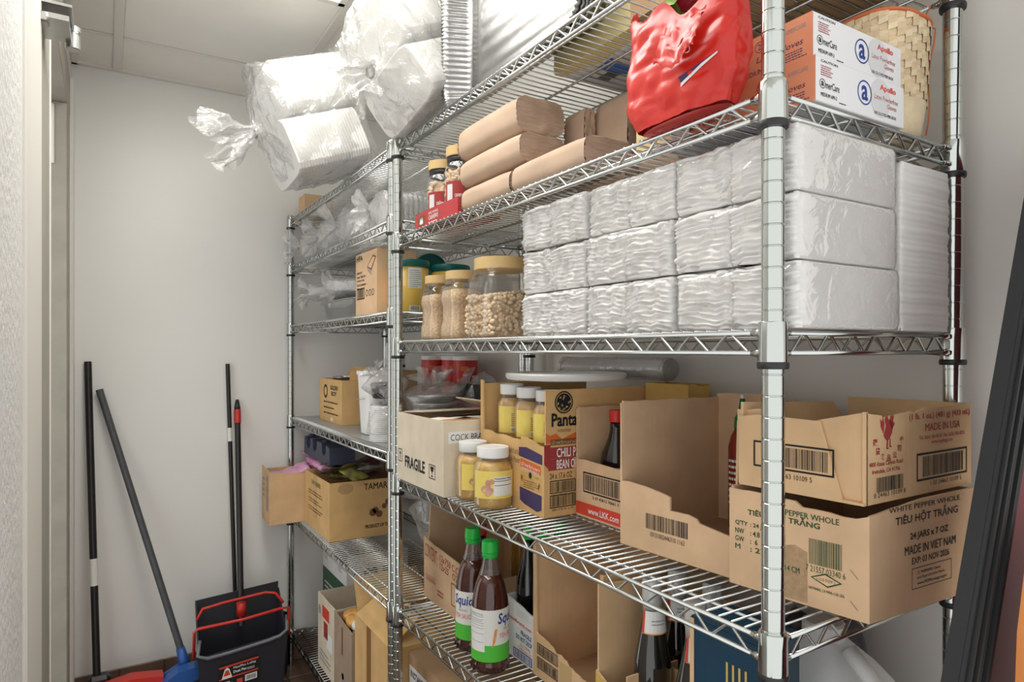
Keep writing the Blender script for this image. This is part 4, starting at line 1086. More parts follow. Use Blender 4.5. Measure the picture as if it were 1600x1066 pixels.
# white jug and dark can
M_JUG = mat('jug_plastic', (.74, .77, .79), .3, sss=.2)
t = thing('plastic_jug', 'white plastic jug with a handle under the pepper box', 'jug', (.262, .105, b5))
def jug_section(z):
    return 1 if z < .20 else max(.16, 1-(z-.20)/.085*.84)
MB().lathe([(.088, 0), (.096, .006), (.098, .02), (.098, .165), (.094, .185), (.084, .205), (.062, .232), (.040, .252), (.030, .262), (.026, .268)], 44, sq=4).build('jug_body', M_JUG, t, True)
MB().tube([(.005, -.098, .12), (.0, -.108, .16), (-.005, -.100, .200), (-.005, -.075, .232), (-.0, -.040, .256)], [.014, .013, .012, .012, .013], 10).build('handle', M_WPLAS, t, True)
MB().lathe([(.030, .262), (.031, .264), (.031, .285), (.027, .288), (0, .288)], 28).build('cap', M_WPLAS, t, True, angle=35)
M_DARKC = film('smoky_plastic', (.22, .21, .26), .15, .6, .15, .35, .3, 10)
t = thing('plastic_can', 'smoky dark plastic container by the wall under the pepper box', 'container', (.425, .215, b5))
MB().lathe([(.05, 0), (.062, .01), (.065, .16), (.055, .21), (.040, .235)], 32, sq=4).build('container_body', mat('dark_smoke', (.045, .043, .06), .25, coat=.4), t, True)
MB().lathe([(.042, .234), (.044, .24), (.044, .262), (.03, .270), (0, .271)], 28).build('lid', mat('smoke_lid', (.42, .42, .42), .3), t, True)
# ================================================================== S6 and below
b6 = S6+e_
t = carton('carton', 'brown box with a white INSTANT label on the lowest shelf', (.070, .985, b6), .26, .300, .330, K_BROWN, lid=True)
p = Print(FRONT(.300))
p.poly([(.010, .300), (.180, .300), (.180, .05), (.010, .05)], INK_W).text('INSTANT', .020, .268, .090, .020, INK, .04).text('NET WT.', .020, .110, .125, .026, INK, .04)
p.ring(.075, .205, .048, .009, INK, 30, .0002).disc(.075, .205, .030, INK_GR, 20, .0002, .034).text('R', .055, .182, .04, .045, INK_W, .02, e=.0005).lines(.12, .245, .05, .02, 2, INK, 3).build(t)
carton('carton', 'low open brown box beside the INSTANT label box', (.02, .720, b6), .28, .250, .325, K_PINKISH, lid=False, front=jag(0, .325, .25, .32, 6, .001, 1))
# ================================================================== T6 (bottom of the far unit)
c6 = T6+e_
t = carton('carton', 'white and dark green produce box with a heart, bottom shelf', (.135, 2.066, c6), .26, .335, .385, M_WHITE, inner=K_INSHADE, front=[(0, .385), (.13, .375), (.17, .345), (.335, .345)])
GD = mat('dark_green_print', (.02, .10, .04), .5)
for fr, w in ((FRONT(.335), .335), (NEAR(), .26)):
    p = Print(fr); p.rect(0, .10, w, .265, GD)
    if w < .3:
        c = (.10, .305); q = [(c[0]+.030*(16*math.sin(a)**3)/16, c[1]+.030*(13*math.cos(a)-5*math.cos(2*a)-2*math.cos(3*a)-math.cos(4*a))/16) for a in [2*PI*i/30 for i in range(30)]]
        p.poly(q[::-1], GD).text('Fresh', c[0]-.018, c[1], .036, .012, INK_W, e=.0003).rect(.15, .29, .20, .33, GD)
    else: p.rect(.02, .30, .07, .33, INK_PALE).rect(.22, .30, .27, .325, INK_PALE).lines(.03, .12, .2, .1, 5, INK_W, 3)
    p.build(t)
t = carton('carton', 'cream open box with a purple logo on the bottom shelf', (.020, 1.835, c6), .30, .225, .275, K_CREAM, inner=K_INSHADE, front=jag(0, .275, .225, .275, 6, .001, 2), near=jag(0, .275, .3, .278, 10, .002, 3))
p = Print(FRONT(.225)); p.rect(.06, .20, .15, .245, INK_BRED).rect(.08, .13, .13, .19, INK_R).rect(.12, .10, .19, .16, INK_W).lines(.03, .03, .15, .05, 3, INK_GR, 4).disc(.025, .215, .018, INK_GR).build(t)
p = Print(NEAR()); p.disc(.135, .205, .048, INK_P, 28).text('FRESH', .105, .205, .06, .02, INK_W, .02, e=.0003).build(t)
t = carton('carton', 'worn grey-brown open box of yellow packets on the bottom shelf', (.012, 1.625, c6), .27, .195, .275, kraft('kraft_worn', (.40, .30, .22)), inner=K_INSHADE, front=jag(0, .285, .195, .268, 8, .002, 4))
p = Print(FRONT(.195)); p.rect(.085, .16, .10, .255, INK_BR).disc(.10, .09, .012, INK_Y).rect(.08, .02, .12, .10, INK_GR).build(t)
for i in range(7):
    rn = random.Random(i); cx, cy = (.045, .125, .205)[i % 3]+.01*rn.random(), (.050, .100, .150)[i//3]
    sq_ = MB().lathe([(.004, -.02), (.030, -.014), (.036, 0), (.030, .014), (.004, .02)], 14, sq=3)
    o = sq_.build('snack_packet', mat('yellow_packet', (.80, .55, .16), .35, col2=(.75, .25, .05), vscale=35) if i % 4 else M_WHITE, None, True, (.012+cx, 1.625+cy, c6+.262+.012*rn.random()), (rn.uniform(-.5, .5), rn.uniform(-.5, .5), i))
    tag(o, ('yellow' if i % 4 else 'white')+' snack packet in the worn box, '+('nearest', 'middle', 'farthest')[i//3]+' row, '+('at the aisle', 'in the middle', 'innermost')[i % 3], 'packet', 'snack packets in the worn box')
t = carton('carton', 'orange-tan box with brown tape and raised flaps behind the double posts', (.018, 1.285, c6), .27, .325, .345, K_ORANGE, lid=False, inner=K_INSHADE, flaps=(('near', .01, .26, .12, -1.1), ('far', .01, .26, .12, .7), ('front', .01, .31, .13, -.95), ('back', .01, .31, .11, .5)))
p = Print(FRONT(.325)); p.rect(.115, .0, .155, .344, mat('brown_tape', (.32, .17, .06), .2)).build(t)
# ================================================================== T5: overhanging boxes
c5 = T5+e_
t = carton('carton', 'open tan box overhanging the far shelf with a pink bag inside', (-.122, 2.252, c5), .30, .142, .208, K_TAN, inner=K_INSHADE, front=[(0, .224), (.142, .210)], near=[(0, .210), (.165, .196), (.30, .20)])
p = Print(FRONT(.142)); p.rect(.085, .05, .115, .19, INK_GR).lines(.01, .10, .05, .09, 4, INK_GR, 2).text('FISH', .087, .07, .026, .1, K_TAN, .02, e=.0004).build(t)
M_PINK = mat('pink_plastic', (.74, .30, .52), .3, col2=(.85, .50, .68), vscale=14, coat=.3)
t = thing('pink_bag', 'pink plastic bag spilling from the overhanging box', 'bag', (0, 0, 0))
sack('film', t, (-.005, 2.325, .838), (.9, -.15, .30), (0, 1, 0), .12, .048, .034, M_PINK, 5, .05, .05, amp=.016)
tag(MB().lathe([(.005, -.012), (.04, -.009), (.05, 0), (.04, .009), (.005, .012)], 18, sq=3).build('pink_packet', M_PINK, None, True, (-.072, 2.322, .842), (.1, .1, .0)), 'flat pink packet lying in the overhanging tan box', 'packet')
t = carton('carton', 'orange-tan box printed TAMARIND full of snack packets', (.016, 1.892, c5), .275, .348, .215, K_ORANGE, inner=K_INSHADE)
p = Print(FRONT(.348))
p.text('TAMARIND', .10, .175, .13, .018, INK_G, .03)
for i in range(3): p.lines(.06, .135-.032*i, .20, .020, 2, INK_BR, i)
p.rect(.13, .05, .175, .214, mat('packing_tape', (.58, .40, .20), .25), .0001).build(t)
p = Print(NEAR())
p.text('TAMARIND', .130, .178, .14, .024, INK, .06).text('PRODUCT OF THAILAND', .135, .032, .135, .014, INK, .03)
for cx, cy, r in ((.165, .090, .014), (.19, .082, .013), (.21, .11, .010), (.225, .125, .012), (.175, .098, .012)): p.disc(cx, cy, r, INK_BR, 16)
p.disc(.06, .19, .03, mat('stain', (.52, .33, .15), .7), 20, ry=.02).build(t)
M_PKT = [mat('dark_packet', (.05, .045, .03), .25, col2=(.22, .16, .05), vscale=30), mat('gold_edged_packet', (.50, .46, .12), .3, col2=(.10, .09, .05), vscale=22), mat('pale_packet', (.62, .60, .52), .3, col2=(.12, .10, .08), vscale=26), mat('brown_packet', (.24, .08, .05), .3, col2=(.06, .04, .03), vscale=24)]
names = ('dark', 'gold-edged', 'pale', 'brown')
for i in range(14):
    rn = random.Random(40+i); cx = .045+.05*(i % 4)+rn.uniform(0, .02); cy = .05+.075*(i//4)+rn.uniform(-.01, .02)
    q = MB().grid(lambda u, v: Vector(((u-.5)*.075, (v-.5)*.105, .012*math.sin(PI*u)*math.sin(PI*v)+.004*nz(u, v, i, 5))), 8, 10)
    q.grid(lambda u, v: Vector(((u-.5)*.075, (v-.5)*.105, -.006*math.sin(PI*u)*math.sin(PI*v))), 8, 10, flip=True)
    o = q.build('snack_packet', M_PKT[i % 4], None, True, (.016+cx, 1.892+cy*.82, c5+.222+.014*(i % 3)+.006*rn.random()), (rn.uniform(-.35, .35), rn.uniform(-.55, .25), rn.uniform(-.8, .8)))
    tag(o, names[i % 4]+' foil packet in the TAMARIND box, '+('nearest', 'second', 'third', 'farthest')[i//4]+' row, '+('at the aisle', 'second from the aisle', 'third from the aisle', 'innermost')[i % 4], 'packet', 'foil packets in the TAMARIND box')
# bottle carrier and pink pad behind
M_NAVY = mat('navy_plastic', (.045, .055, .095), .45)
t = thing('bottle_carrier', 'dark blue moulded plastic carrier with scooped slots', 'carrier', (.045, 1.99, c5+.264))
prof = []
prof = [(0, 0), (.38, 0), (.375, .065), (.33, .072), (.325, .040), (.30, .026), (.275, .040), (.27, .072), (.20, .074), (.195, .040), (.165, .026), (.14, .040), (.135, .074), (.10, .074), (.095, .040), (.07, .026), (.045, .040), (.04, .074), (.012, .075), (.006, .065)]
MB().prism(prof, FRONT(.38), .10).build('carrier_body', M_NAVY, t)
for y in (.36, .15): MB().lathe([(.016, .060), (.016, .077), (.010, .081), (0, .081)], 16, (.03, y, 0)).build('knob', M_NAVY, t, True)
t = thing('pink_bag', 'long pink plastic bag lying under the dark blue carrier', 'bag', (0, 0, 0))
sack('film', t, (.115, 2.22, c5+.238), (.05, 1, 0), (1, 0, 0), .26, .075, .017, mat('magenta_plastic', (.68, .22, .50), .3, col2=(.80, .42, .66), vscale=12, coat=.3), 9, .04, .04, amp=.008)
t = thing('clear_bag', 'clear bag lying behind the TAMARIND box near the double posts', 'bag', (0, 0, 0))
sack('film', t, (.30, 1.58, c5+.115), (-.3, .4, .8), (1, 0, 0), .15, .06, .08, M_BAG, 6, .05, .05)
# ================================================================== T4: bucket, boxes, cans
c4 = T4+e_+.0025
t = carton('carton', 'small orange-tan box with round black emblem and a can inside', (.078, 1.945, c4), .105, .30, .170, K_ORANGE, inner=K_INSHADE, flaps=(('back', .02, .28, .05, .4), ('near', .03, .10, .04, -.6)))
p = Print(FRONT(.30)); p.ring(.085, .120, .028, .010, INK, 22).text('GOLDEN', .150, .128, .10, .018, INK, .03).text('BOY', .165, .105, .07, .018, INK, .05)
for i in range(3): p.lines(.06, .075-.022*i, .20, .013, 1, INK, i)
p.disc(.17, .012, .018, INK_W, ry=.008).build(t)
t = thing('food_can', 'shiny steel can standing in the small orange-tan box', 'can', (.135, 2.10, c4+.0045)); MB().lathe([(.043, 0), (.044, .002), (.044, .168), (.045, .170), (.045, .174), (.042, .175), (.041, .172), (0, .172)], 32).build('can_body', M_FOIL, t, True, angle=35)
MB().lathe([(.0445, .05), (.0445, .13)], 32, cap=False).build('paper_band', M_WHITE, t, True)
t = thing('bucket', 'tall white plastic tub standing on the grey shelf liner', 'bucket', (.115, 1.655, c4))
MB().lathe([(.048, 0), (.052, .003), (.062, .20), (.066, .202), (.066, .214), (.060, .215), (.058, .205), (.050, .006), (0, .006)], 36, sq=4).build('tub_body', M_WPLAS, t, True, angle=40)
MB().tube([(-.066, -.05, .125), (-.075, 0, .118), (-.066, .05, .125)], .002, 6).build('wire_handle', M_STEEL, t, True)
t = thing('lid_stack', 'stack of white plastic lids in film beside the white tub', 'lids', (.068, 1.470, c4))
mb = MB()
prof = [(0, 0)]
for i in range(18): prof += [(.044, i*.0062), (.047, i*.0062+.001), (.047, i*.0062+.0042), (.044, i*.0062+.005)]
MB().lathe(prof+[(0, .112)], 36).build('lids', M_WPLAS, t, True, angle=20)
sack('film', t, (0, 0, .064), (.1, 0, 1), (1, 0, 0), .085, .052, .052, M_BAG, 4, .03, .03, pw=2)
t = thing('wrapped_trays', 'black plastic trays in clear film on top of the lids', 'trays', (.075, 1.47, c4+.132))
MB().lathe([(.02, 0), (.040, .002), (.046, .04), (.048, .043), (.043, .05), (.02, .052)], 24, sq=3).build('tray_body', M_BLACKP, t, True)
sack('film', t, (0, 0, .045), (-.5, .3, .6), (1, 0, 0), .085, .055, .05, M_BAG, 7, .02, .02)
# steel bowls in a bag
t = thing('wrapped_bowls', 'shiny nested steel bowls in a clear plastic bag behind the posts', 'bowls', (.215, 1.395, c4))
for i in range(5): MB().lathe([(.03, .012+i*.026), (.055, .018+i*.026), (.078, .036+i*.026), (.082, .040+i*.026), (.080, .043+i*.026), (.05, .030+i*.026), (0, .026+i*.026)], 36).build('bowl', M_FOIL, t, True)
MB().lathe([(.03, 0.0), (.035, .012), (.0, .014)], 24).build('bowl_foot', M_FOIL, t, True)
sack('film', t, (0, 0, .100), (-.2, -.1, .9), (1, 0, 0), .13, .090, .092, M_BAG, 11, .04, .04, pw=2.4)
M_RED = mat('red_label_print', (.48, .02, .02), .3, var=.2, vscale=30); 
t = carton('carton', 'red and black box wrapped in clear film behind the FRAGILE box', (.300, 1.262, c4), .115, .170, .135, M_RED, lid=True)
MB().bbox(-.006, -.006, .128, .121, .176, .178, .006).build('black_cover', M_BLACKP, t)
sack('film', t, (.055, .090, .120), (-.5, .3, .5), (0, 1, 0), .11, .070, .070, M_BAG, 12, .03, .03)
def tub(label, x, y, z, r, h, m, extra=None):
    t = thing('food_tub', label, 'can', (x, y, z), 0, 'red cans with white caps')
    MB().lathe([(r*.96, 0), (r, .003), (r, h-.016), (r*.98, h-.014)], 32).build('can_body', m, t, True, angle=40)
    MB().lathe([(r*1.03, h-.015), (r*1.04, h-.014), (r*1.04, h-.002), (r*.98, h), (0, h)], 32).build('cap', M_WPLAS, t, True, angle=40)
    p = Print(cyl_map(r*1.006, -PI*.82))
    if extra == 'green':
        p.rect(0, h*.10, r*2.6, h*.82, INK_W).rect(r*1.2, h*.5, r*2.6, h*.82, INK_G, .0002).rect(0, h*.1, r*2.6, h*.2, INK_G, .0002).disc(r*.5, h*.66, r*.3, INK_BRED, 14, .0003).disc(r*.8, h*.38, r*.38, M_PASTE, 14, .0003).disc(r*.8, h*.40, r*.16, INK_BR, 12, .0005)
    else: p.rect(r*1.1, h*.10, r*2.2, h*.50, INK_PALE).rect(r*.2, h*.62, r*.8, h*.74, INK_O).lines(r*1.15, h*.14, r, h*.32, 5, INK_GR, 2)
    p.build(t, 'label')
for i, (x, y) in enumerate(((.372, 1.505), (.375, 1.600), (.335, 1.68), (.375, 1.775))):
    who = ('rightmost', 'second from the right', 'third from the right', 'fourth from the right')[i]
    tub('lower red can of the %s stack behind the steel bowls' % who, x, y, c4, .043, .131, M_RED)
    tub('upper red can with white cap, %s stack behind the steel bowls' % who, x, y, c4+.1312, .043, .134, M_RED)
carton('carton', 'plain brown box under the green and white tub', (.285, 1.99, c4), .12, .14, .200, K_BROWN, lid=True)
t = None
tub('green and white printed tub with a cookie picture above the white tub', .335, 2.055, c4+.2035, .040, .112, M_WHITE, 'green')
# ================================================================== T3: cans, foil pan, bags
c3 = T3+e_
M_GOLD = mat('golden_can', (.62, .40, .06), .3, col2=(.74, .50, .10), vscale=9); M_TEAL = mat('teal_plastic', (.0, .115, .105), .35)
def big_can(label, loc, rot=(0, 0, 0), h=.160, r=.060, a0=-PI*1.0, art=True):
    t = thing('golden_can', label, 'can', loc, 0, 'golden cans with teal lids', rot)
    MB().lathe([(r*.985, 0), (r, .002), (r, h-.02)], 36).build('can_body', M_GOLD, t, True)
    MB().lathe([(r*1.03, h-.021), (r*1.04, h-.019), (r*1.04, h-.004), (r*1.0, h), (r*.93, h), (r*.92, h-.003), (0, h-.003)], 36).build('lid', M_TEAL, t, True, angle=35)
    p = Print(cyl_map(r*1.006, a0))
    p.rect(r*1.15, h*.46, r*1.85, h*.84, M_LABW).lines(r*1.2, h*.48, r*.6, h*.34, 9, INK_GR, 5).rect(r*1.2, h*.04, r*1.75, h*.14, INK_W).bars(r*1.25, h*.05, r*1.7, h*.13, INK, 4, 16, .0003)
    p.rect(r*.02, h*.45, r*.35, h*.62, INK_PALE).disc(r*.2, h*.2, r*.18, INK_W, 14).ring(r*.2, h*.2, r*.2, .002, INK, 14, .0003); p.build(t, 'label')
    return t
big_can('standing golden can with teal lid directly behind the double posts', (.105, 1.362, c3))
big_can('standing golden can with teal lid behind the nut jars', (.262, 1.395, c3), a0=-PI*.8)
carton('carton', 'low brown box beneath the fallen teal-lidded can', (.170, 1.46, c3), .235, .155, .088, K_BROWN, lid=True)
t = big_can('golden can lying down with its teal lid facing the aisle', (.228, 1.612, c3+.1475), (PI/2, 0, 0), .150, .0575)
q = Print((Vector((0, 0, .1478)), Vector((1, 0, 0)), Vector((0, 1, 0))))
LT = mat('pale_teal', (.10, .30, .31), .35)
for cx in (-.018, .022):
    pts = [(cx+.020*(16*math.sin(a)**3)/16, -.012+.022*(13*math.cos(a)-5*math.cos(2*a)-2*math.cos(3*a)-math.cos(4*a))/16) for a in [2*PI*i/24 for i in range(24)]]
    q.poly(pts[::-1], LT)
q.build(t, 'lid_emblem')
big_can('golden can lying on its side behind the tan foil pan box', (.150, 1.690, c3+.060), (0, PI/2, 0), .155, .0575)
t = carton('carton', 'tall tan box with a foil pan drawing, on the far unit', (.028, 1.430, c3), .13, .200, .202, K_PINKISH, lid=True)
p = Print(FRONT(.200))
p.text('HFA', .010, .180, .06, .018, INK, .04)
p.poly([(.110, .155), (.165, .188), (.195, .180), (.150, .140)], INK_BR).poly([(.118, .156), (.165, .182), (.185, .178), (.149, .147)], K_PINKISH, .0002).poly([(.110, .153), (.150, .138), (.150, .125), (.118, .142)], INK_GR)
for i, w in enumerate((.05, .085, .075, .09, .06)): p.text(('#2062-40', 'Steam Table Pan', 'Half Size Deep', 'Foil Container', '100 count')[i], .012, .138-.013*i, w, .008, INK, .02)
p.frame(.012, .055, .088, .092, .004, INK).bars(.022, .060, .078, .087, INK, 3, 18)
for i in range(3): p.ring(.110+.028*i, .072, .011, .003, INK, 14)
p.build(t)
t = thing('clear_bag', 'clear crumpled bag on top of the tan foil pan box', 'bag', (0, 0, 0))
sack('film', t, (.075, 1.50, c3+.219), (-.1, .9, .1), (1, 0, 0), .16, .05, .0135, M_BAG, 15, .03, .02, pw=2, amp=.004)
def pan(name, label, loc, L, D, H, n=1):
    """rectangular foil pan: L along y, D along x, open side up"""
    t = thing(name, label, 'foil pan', loc)
    MB().lathe([(.0, .0), (.86, .0), (.90, .003), (.985, H-.002), (1.0, H), (1.05, H), (1.055, H-.003), (1.04, H-.004)], 60, sq=5).build('pan_body', M_FOIL, t, True)
    for o in t.children:
        for v in o.data.vertices: v.co.x *= D/2; v.co.y *= L/2
    return t
pan('foil_pan', 'deep shiny foil pan under clear bags on the far unit', (.175, 1.93, c3), .46, .26, .075)
for i, (c, k, L, rp, rq, lab) in enumerate((((.13, 2.14, c3+.122), (-.8, .5, .0), .20, .10, .030, 'clear bag of lids on the foil pan, nearest the back wall'), ((.15, 1.86, c3+.124), (-.6, .7, .0), .22, .11, .032, 'puffy clear bag on the foil pan, beside the tan box'))):
    t = thing('clear_bag', lab, 'bag', (0, 0, 0))
    sack('film', t, c, k, (0, .3, 0) if 0 else (.3, 1, 0), L, rp, rq, M_BAG2, 20+i, .04, .035, amp=.012)
    stack_obj('plastic_lids', t, c, k, (.3, 1, 0), L*.8, rp*.8, rq*.7, film('milky_lids', (.95, .95, .95), .1, .5, .2, .45, .2, 20), 10)
# ================================================================== T2: bagged containers
c2 = T2+e_
M_MILK = film('milky_containers', (.95, .955, .955), .10, .4, .2, .65, .2, 20)
for i, (c, L, rp, rq, lab) in enumerate((((.16, 2.22, c2+.060), .34, .085, .052, 'clear bag of clear containers at the far end, trailing over the aisle'), ((.17, 1.98, c2+.065), .34, .095, .056, 'clear bag of clear containers, second from the back wall'), ((.17, 1.74, c2+.072), .34, .10, .062, 'clear bag of clear containers, third from the back wall'), ((.20, 1.48, c2+.070), .34, .115, .060, 'clear bag of clear containers nearest the double posts'))):
    t = thing('container_bag', lab, 'bag', (0, 0, 0), 0, 'bagged plastic containers on the upper far shelf')
    sack('film', t, c, (-1, .10, -.02), (0, 1, 0), L*.86, rp, rq, M_BAG2, 30+i, .045, .040, amp=.014)
    stack_obj('containers', t, (c[0]+.01, c[1], c[2]), (-1, .10, 0), (0, 1, 0), L*.76, rp*.84, rq*.84, M_MILK, 16)
# ================================================================== T1 and S1: foam container bags, foil pans, boxes
c1 = T1+e_
carton('carton', 'small brown box at the far end of the top shelf', (.03, 2.30, c1), .12, .10, .085, K_PINKISH, lid=True)
CR, CF = Vector((math.cos(.55237), -math.sin(.55237), 0)), Vector((math.sin(.55237), math.cos(.55237), 0)); UP = Vector((0, 0, 1))
def foam_bag(label, c, tilt, yaw, Lk, rw, rb, seed, tail, tail_r, droop):
    """bag whose knot faces the aisle; tilt leans its upright axis, yaw turns the knot"""
    w = CR*math.sin(tilt)-UP*math.cos(tilt)
    side = CR*math.cos(tilt)+UP*math.sin(tilt)
    a = side*math.cos(yaw)+CF*math.sin(yaw)
    k = (-a+UP*droop).normalized()
    t = thing('container_bag', label, 'bag', (0, 0, 0), 0, 'clear bags of white foam containers')
    sack('film', t, c, k, w, Lk, rw, rb, M_BAG, seed, tail, tail_r, amp=.020, cone=.55, nr=48, ns=80)
    b = k.cross(w)
    for s_ in (-1, 1): stack_obj('foam_containers', t, Vector(c)+w*(s_*rw*.47), k, w, Lk*.92, rw*.44, rb*.90, M_FOAM, 26, amp=.0016)
    ring = Vector(c)+k*(Lk/2+.55*Lk*.35)
    MB().tube([ring+w*(.014*math.cos(x))+b*(.014*math.sin(x)) for x in [2*PI*i/14 for i in range(14)]], .004, 6, closed=True).build('tie', mat('tie_grey', (.35, .33, .30), .5), t, True)
    return t
foam_bag('large clear bag of white foam containers, upper one tied towards the aisle', (-.005, 1.105, 2.115), .50, .80, .20, .158, .130, 3, .065, .045, -.15)
foam_bag('clear bag of white foam containers, lower one nearer the back wall', (-.110, 1.665, 2.105), .20, .62, .27, .195, .135, 8, .12, .055, -.22)
# foil steam pans standing on edge
t = thing('foil_pan_stack', 'stack of large foil steam pans standing on edge on the top shelf', 'foil pan', (.030, .690, S1+e_+.188), rot=(0, 0, 0))
LP, HP = .56, .36
def rr_outline(ty, tz, rad, n):
    """rounded rectangle sampled evenly: (y, z, ny, nz)"""
    out = []; L1, L2, La = 2*(ty-rad), 2*(tz-rad), PI/2*rad; tot = 2*(L1+L2)+4*La
    for i in range(n):
        s_ = tot*i/n; k = 0
        for (ln, kind) in ((L1, 'b'), (La, 0), (L2, 'r'), (La, 1), (L1, 't'), (La, 2), (L2, 'l'), (La, 3)):
            if s_ <= ln: break
            s_ -= ln
        if kind == 'b': out.append((-ty+rad+s_, -tz, 0, -1))
        elif kind == 'r': out.append((ty, -tz+rad+s_, 1, 0))
        elif kind == 't': out.append((ty-rad-s_, tz, 0, 1))
        elif kind == 'l': out.append((-ty, tz-rad-s_, -1, 0))
        else:
            cy, cz, a0 = ((ty-rad, -tz+rad, -PI/2), (ty-rad, tz-rad, 0), (-ty+rad, tz-rad, PI/2), (-ty+rad, -tz+rad, PI))[kind]
            a = a0+s_/rad; out.append((cy+rad*math.cos(a), cz+rad*math.sin(a), math.cos(a), math.sin(a)))
    return out
n = 720; OUT = rr_outline(LP/2-.012, HP/2-.012, .05, n)
def rings(rows):
    """rows of (outward offset, depth x, flute, crimp)"""
    vs = []
    for off, x, fl_, cr in rows:
        for j, (y, z, ny, nz_) in enumerate(OUT):
            d = off+fl_*(1 if j % 6 < 3 else -1); vs.append(Vector((x+cr*(1 if j % 4 < 2 else -1), y+ny*d, z+nz_*d)))
    return MB().add(vs, [(i*n+j, (i+1)*n+j, (i+1)*n+(j+1) % n, i*n+(j+1) % n) for i in range(len(rows)-1) for j in range(n)])
rings([(.010, .004, 0, .001), (.013, .0, 0, .0015), (.010, -.004, 0, .0015), (.004, -.004, 0, .001), (.0, .0, 0, 0), (-.003, .010, .0006, 0), (-.018, .050, .0011, 0), (-.022, .056, 0, 0), (-.030, .060, 0, 0), (-.036, .0605, 0, 0)]).build('pan', M_PANFOIL, t, True)
def floor_pt(u, v):
    y, z = (u-.5)*(LP-.088), (v-.5)*(HP-.088)
    e = max(abs(u-.5), abs(v-.5)); g = 0 if e > .44 else .002+.0008*math.sin(v*45)*(1 if e < .40 else 0)
    return Vector((.0605-g, y, z))
MB().grid(floor_pt, 90, 60, flip=True).build('pan_floor', M_PANFOIL, t, True)
for q in (1, 2, 3):
    rings([(.012+.001*q, .004+.007*q, 0, .001), (.014+.001*q, .007*q, 0, .0015), (.008, -.002+.007*q, 0, .001), (.001, .002+.007*q, 0, 0), (-.016, .055+.007*q, 0, 0)]).build('pan_rim', M_PANFOIL, t, True)
# cup carton on S1, print on its underside shows through the wires
t = carton('cup_carton', 'white, blue and cream carton with a blue cup on the top shelf', (.112, .370, S1+e_), .29, .24, .20, M_WHITE, lid=True)
p = Print(FRONT(.24)); p.rect(0, 0, .24, .095, M_CARTON_Y).rect(0, .105, .24, .17, M_CARTON_B).text('SUNCUP', .03, .115, .20, .04, INK_W, .03, e=.0003).text('7 oz. PLASTIC CUP', .05, .055, .16, .014, INK, e=.0003).build(t)
p = Print(lambda x, y, e: Vector((y, .24-x, -.0003-e)))
p.poly([(0, 0), (.24, 0), (.24, .030), (.10, .045), (0, .02)], M_CARTON_Y)
CUPB = mat('blue_cup_print', (.06, .20, .60), .5)
p.poly([(.070, .055), (.125, .048), (.122, .066), (.073, .074)], CUPB, .0002).poly([(.076, .077), (.120, .069), (.113, .140), (.084, .143)], CUPB, .0002)
p.bars(.03, .085, .085, .115, INK, 4, 20).bars(.185, .12, .225, .15, INK, 6, 16).lines(.17, .16, .06, .03, 4, INK_GR, 3).rect(.20, .19, .23, .22, INK).build(t)
t = carton('carton', 'dark brown box at the near end of the top shelf', (.10, .018, S1+e_), .305, .345, .16, K_BROWN, lid=True)
# ================================================================== tools by the back wall
M_HAND = mat('black_handle', (.014, .014, .016), .32); M_GREYH = mat('grey_handle', (.075, .082, .09), .5, var=.15, vscale=30); M_BLUE = mat('blue_plastic', (.02, .10, .36), .4); M_REDP = mat('red_plastic_part', (.60, .03, .02), .4)
def bar(p0, p1, r, nm, m, t, n=14): return MB().tube([p0, Vector(p0).lerp(Vector(p1), .5), p1], r, n).build(nm, m, t, True, angle=50)
def bristles(t, c, ax, L, wd, h, m, n=140, seed=1, spread=.25, r=.0012):
    mb = MB(); rn = random.Random(seed); ax = Vector(ax).normalized(); pr_ = Vector((0, 0, 1)).cross(ax).normalized()
    for i in range(n):
        u, v = rn.uniform(-.5, .5), rn.uniform(-.5, .5)
        a = Vector(c)+ax*(u*L)+pr_*(v*wd)
        b = a-Vector((0, 0, h))+ax*(u*spread*L+rn.uniform(-.01, .01))+pr_*(v*spread*.3+rn.uniform(-.008, .008)); b.z = max(b.z, .002)
        mb.tube([a, b], r, 3, cap=False)
    o = mb.build('bristles', m, t); o['kind'] = 'stuff'
t = thing('broom', 'black-handled broom leaning on the back wall beside the door', 'broom', (0, 0, 0))
bar((-.738, 2.445, 1.318), (-.706, 2.30, .115), .0125, 'handle', M_HAND, t)
A, B = Vector((-.738, 2.445, 1.318)), Vector((-.706, 2.30, .115)); bar(A.lerp(B, .60), A.lerp(B, .68), .0129, 'sticker', M_LABW, t)
MB().bbox(-.735, 2.275, .13, -.665, 2.325, .190, .012).build('socket', M_BLACKP, t); MB().prism([(-.735, .125), (-.50, .150), (-.50, .170), (-.60, .185), (-.735, .165)], (Vector((0, 2.268, 0)), Vector((1, 0, 0)), Vector((0, 0, 1))), -.06).build('broom_head', M_REDP, t)
bristles(t, (-.62, 2.297, .14), (1, 0, 0), .22, .05, .135, M_REDP, 220, 2)
t = thing('broom', 'angled broom with a grey handle and a blue head', 'broom', (0, 0, 0))
bar((-.701, 2.435, 1.212), (-.432, 2.27, .205), .0125, 'handle', M_GREYH, t)
MB().tube([(-.440, 2.275, .235), (-.430, 2.268, .19), (-.425, 2.265, .165)], [.015, .019, .022], 14).build('socket', M_BLUE, t, True)
MB().prism([(-.565, .105), (-.36, .150), (-.352, .180), (-.400, .190), (-.455, .185), (-.565, .118)], (Vector((0, 2.235, 0)), Vector((1, 0, 0)), Vector((0, 0, 1))), -.06).build('broom_head', M_BLUE, t)
MB().tube([(-.43, 2.262, .185), (-.50, 2.262, .150), (-.56, 2.262, .122)], .006, 8).build('brace', M_BLUE, t, True)
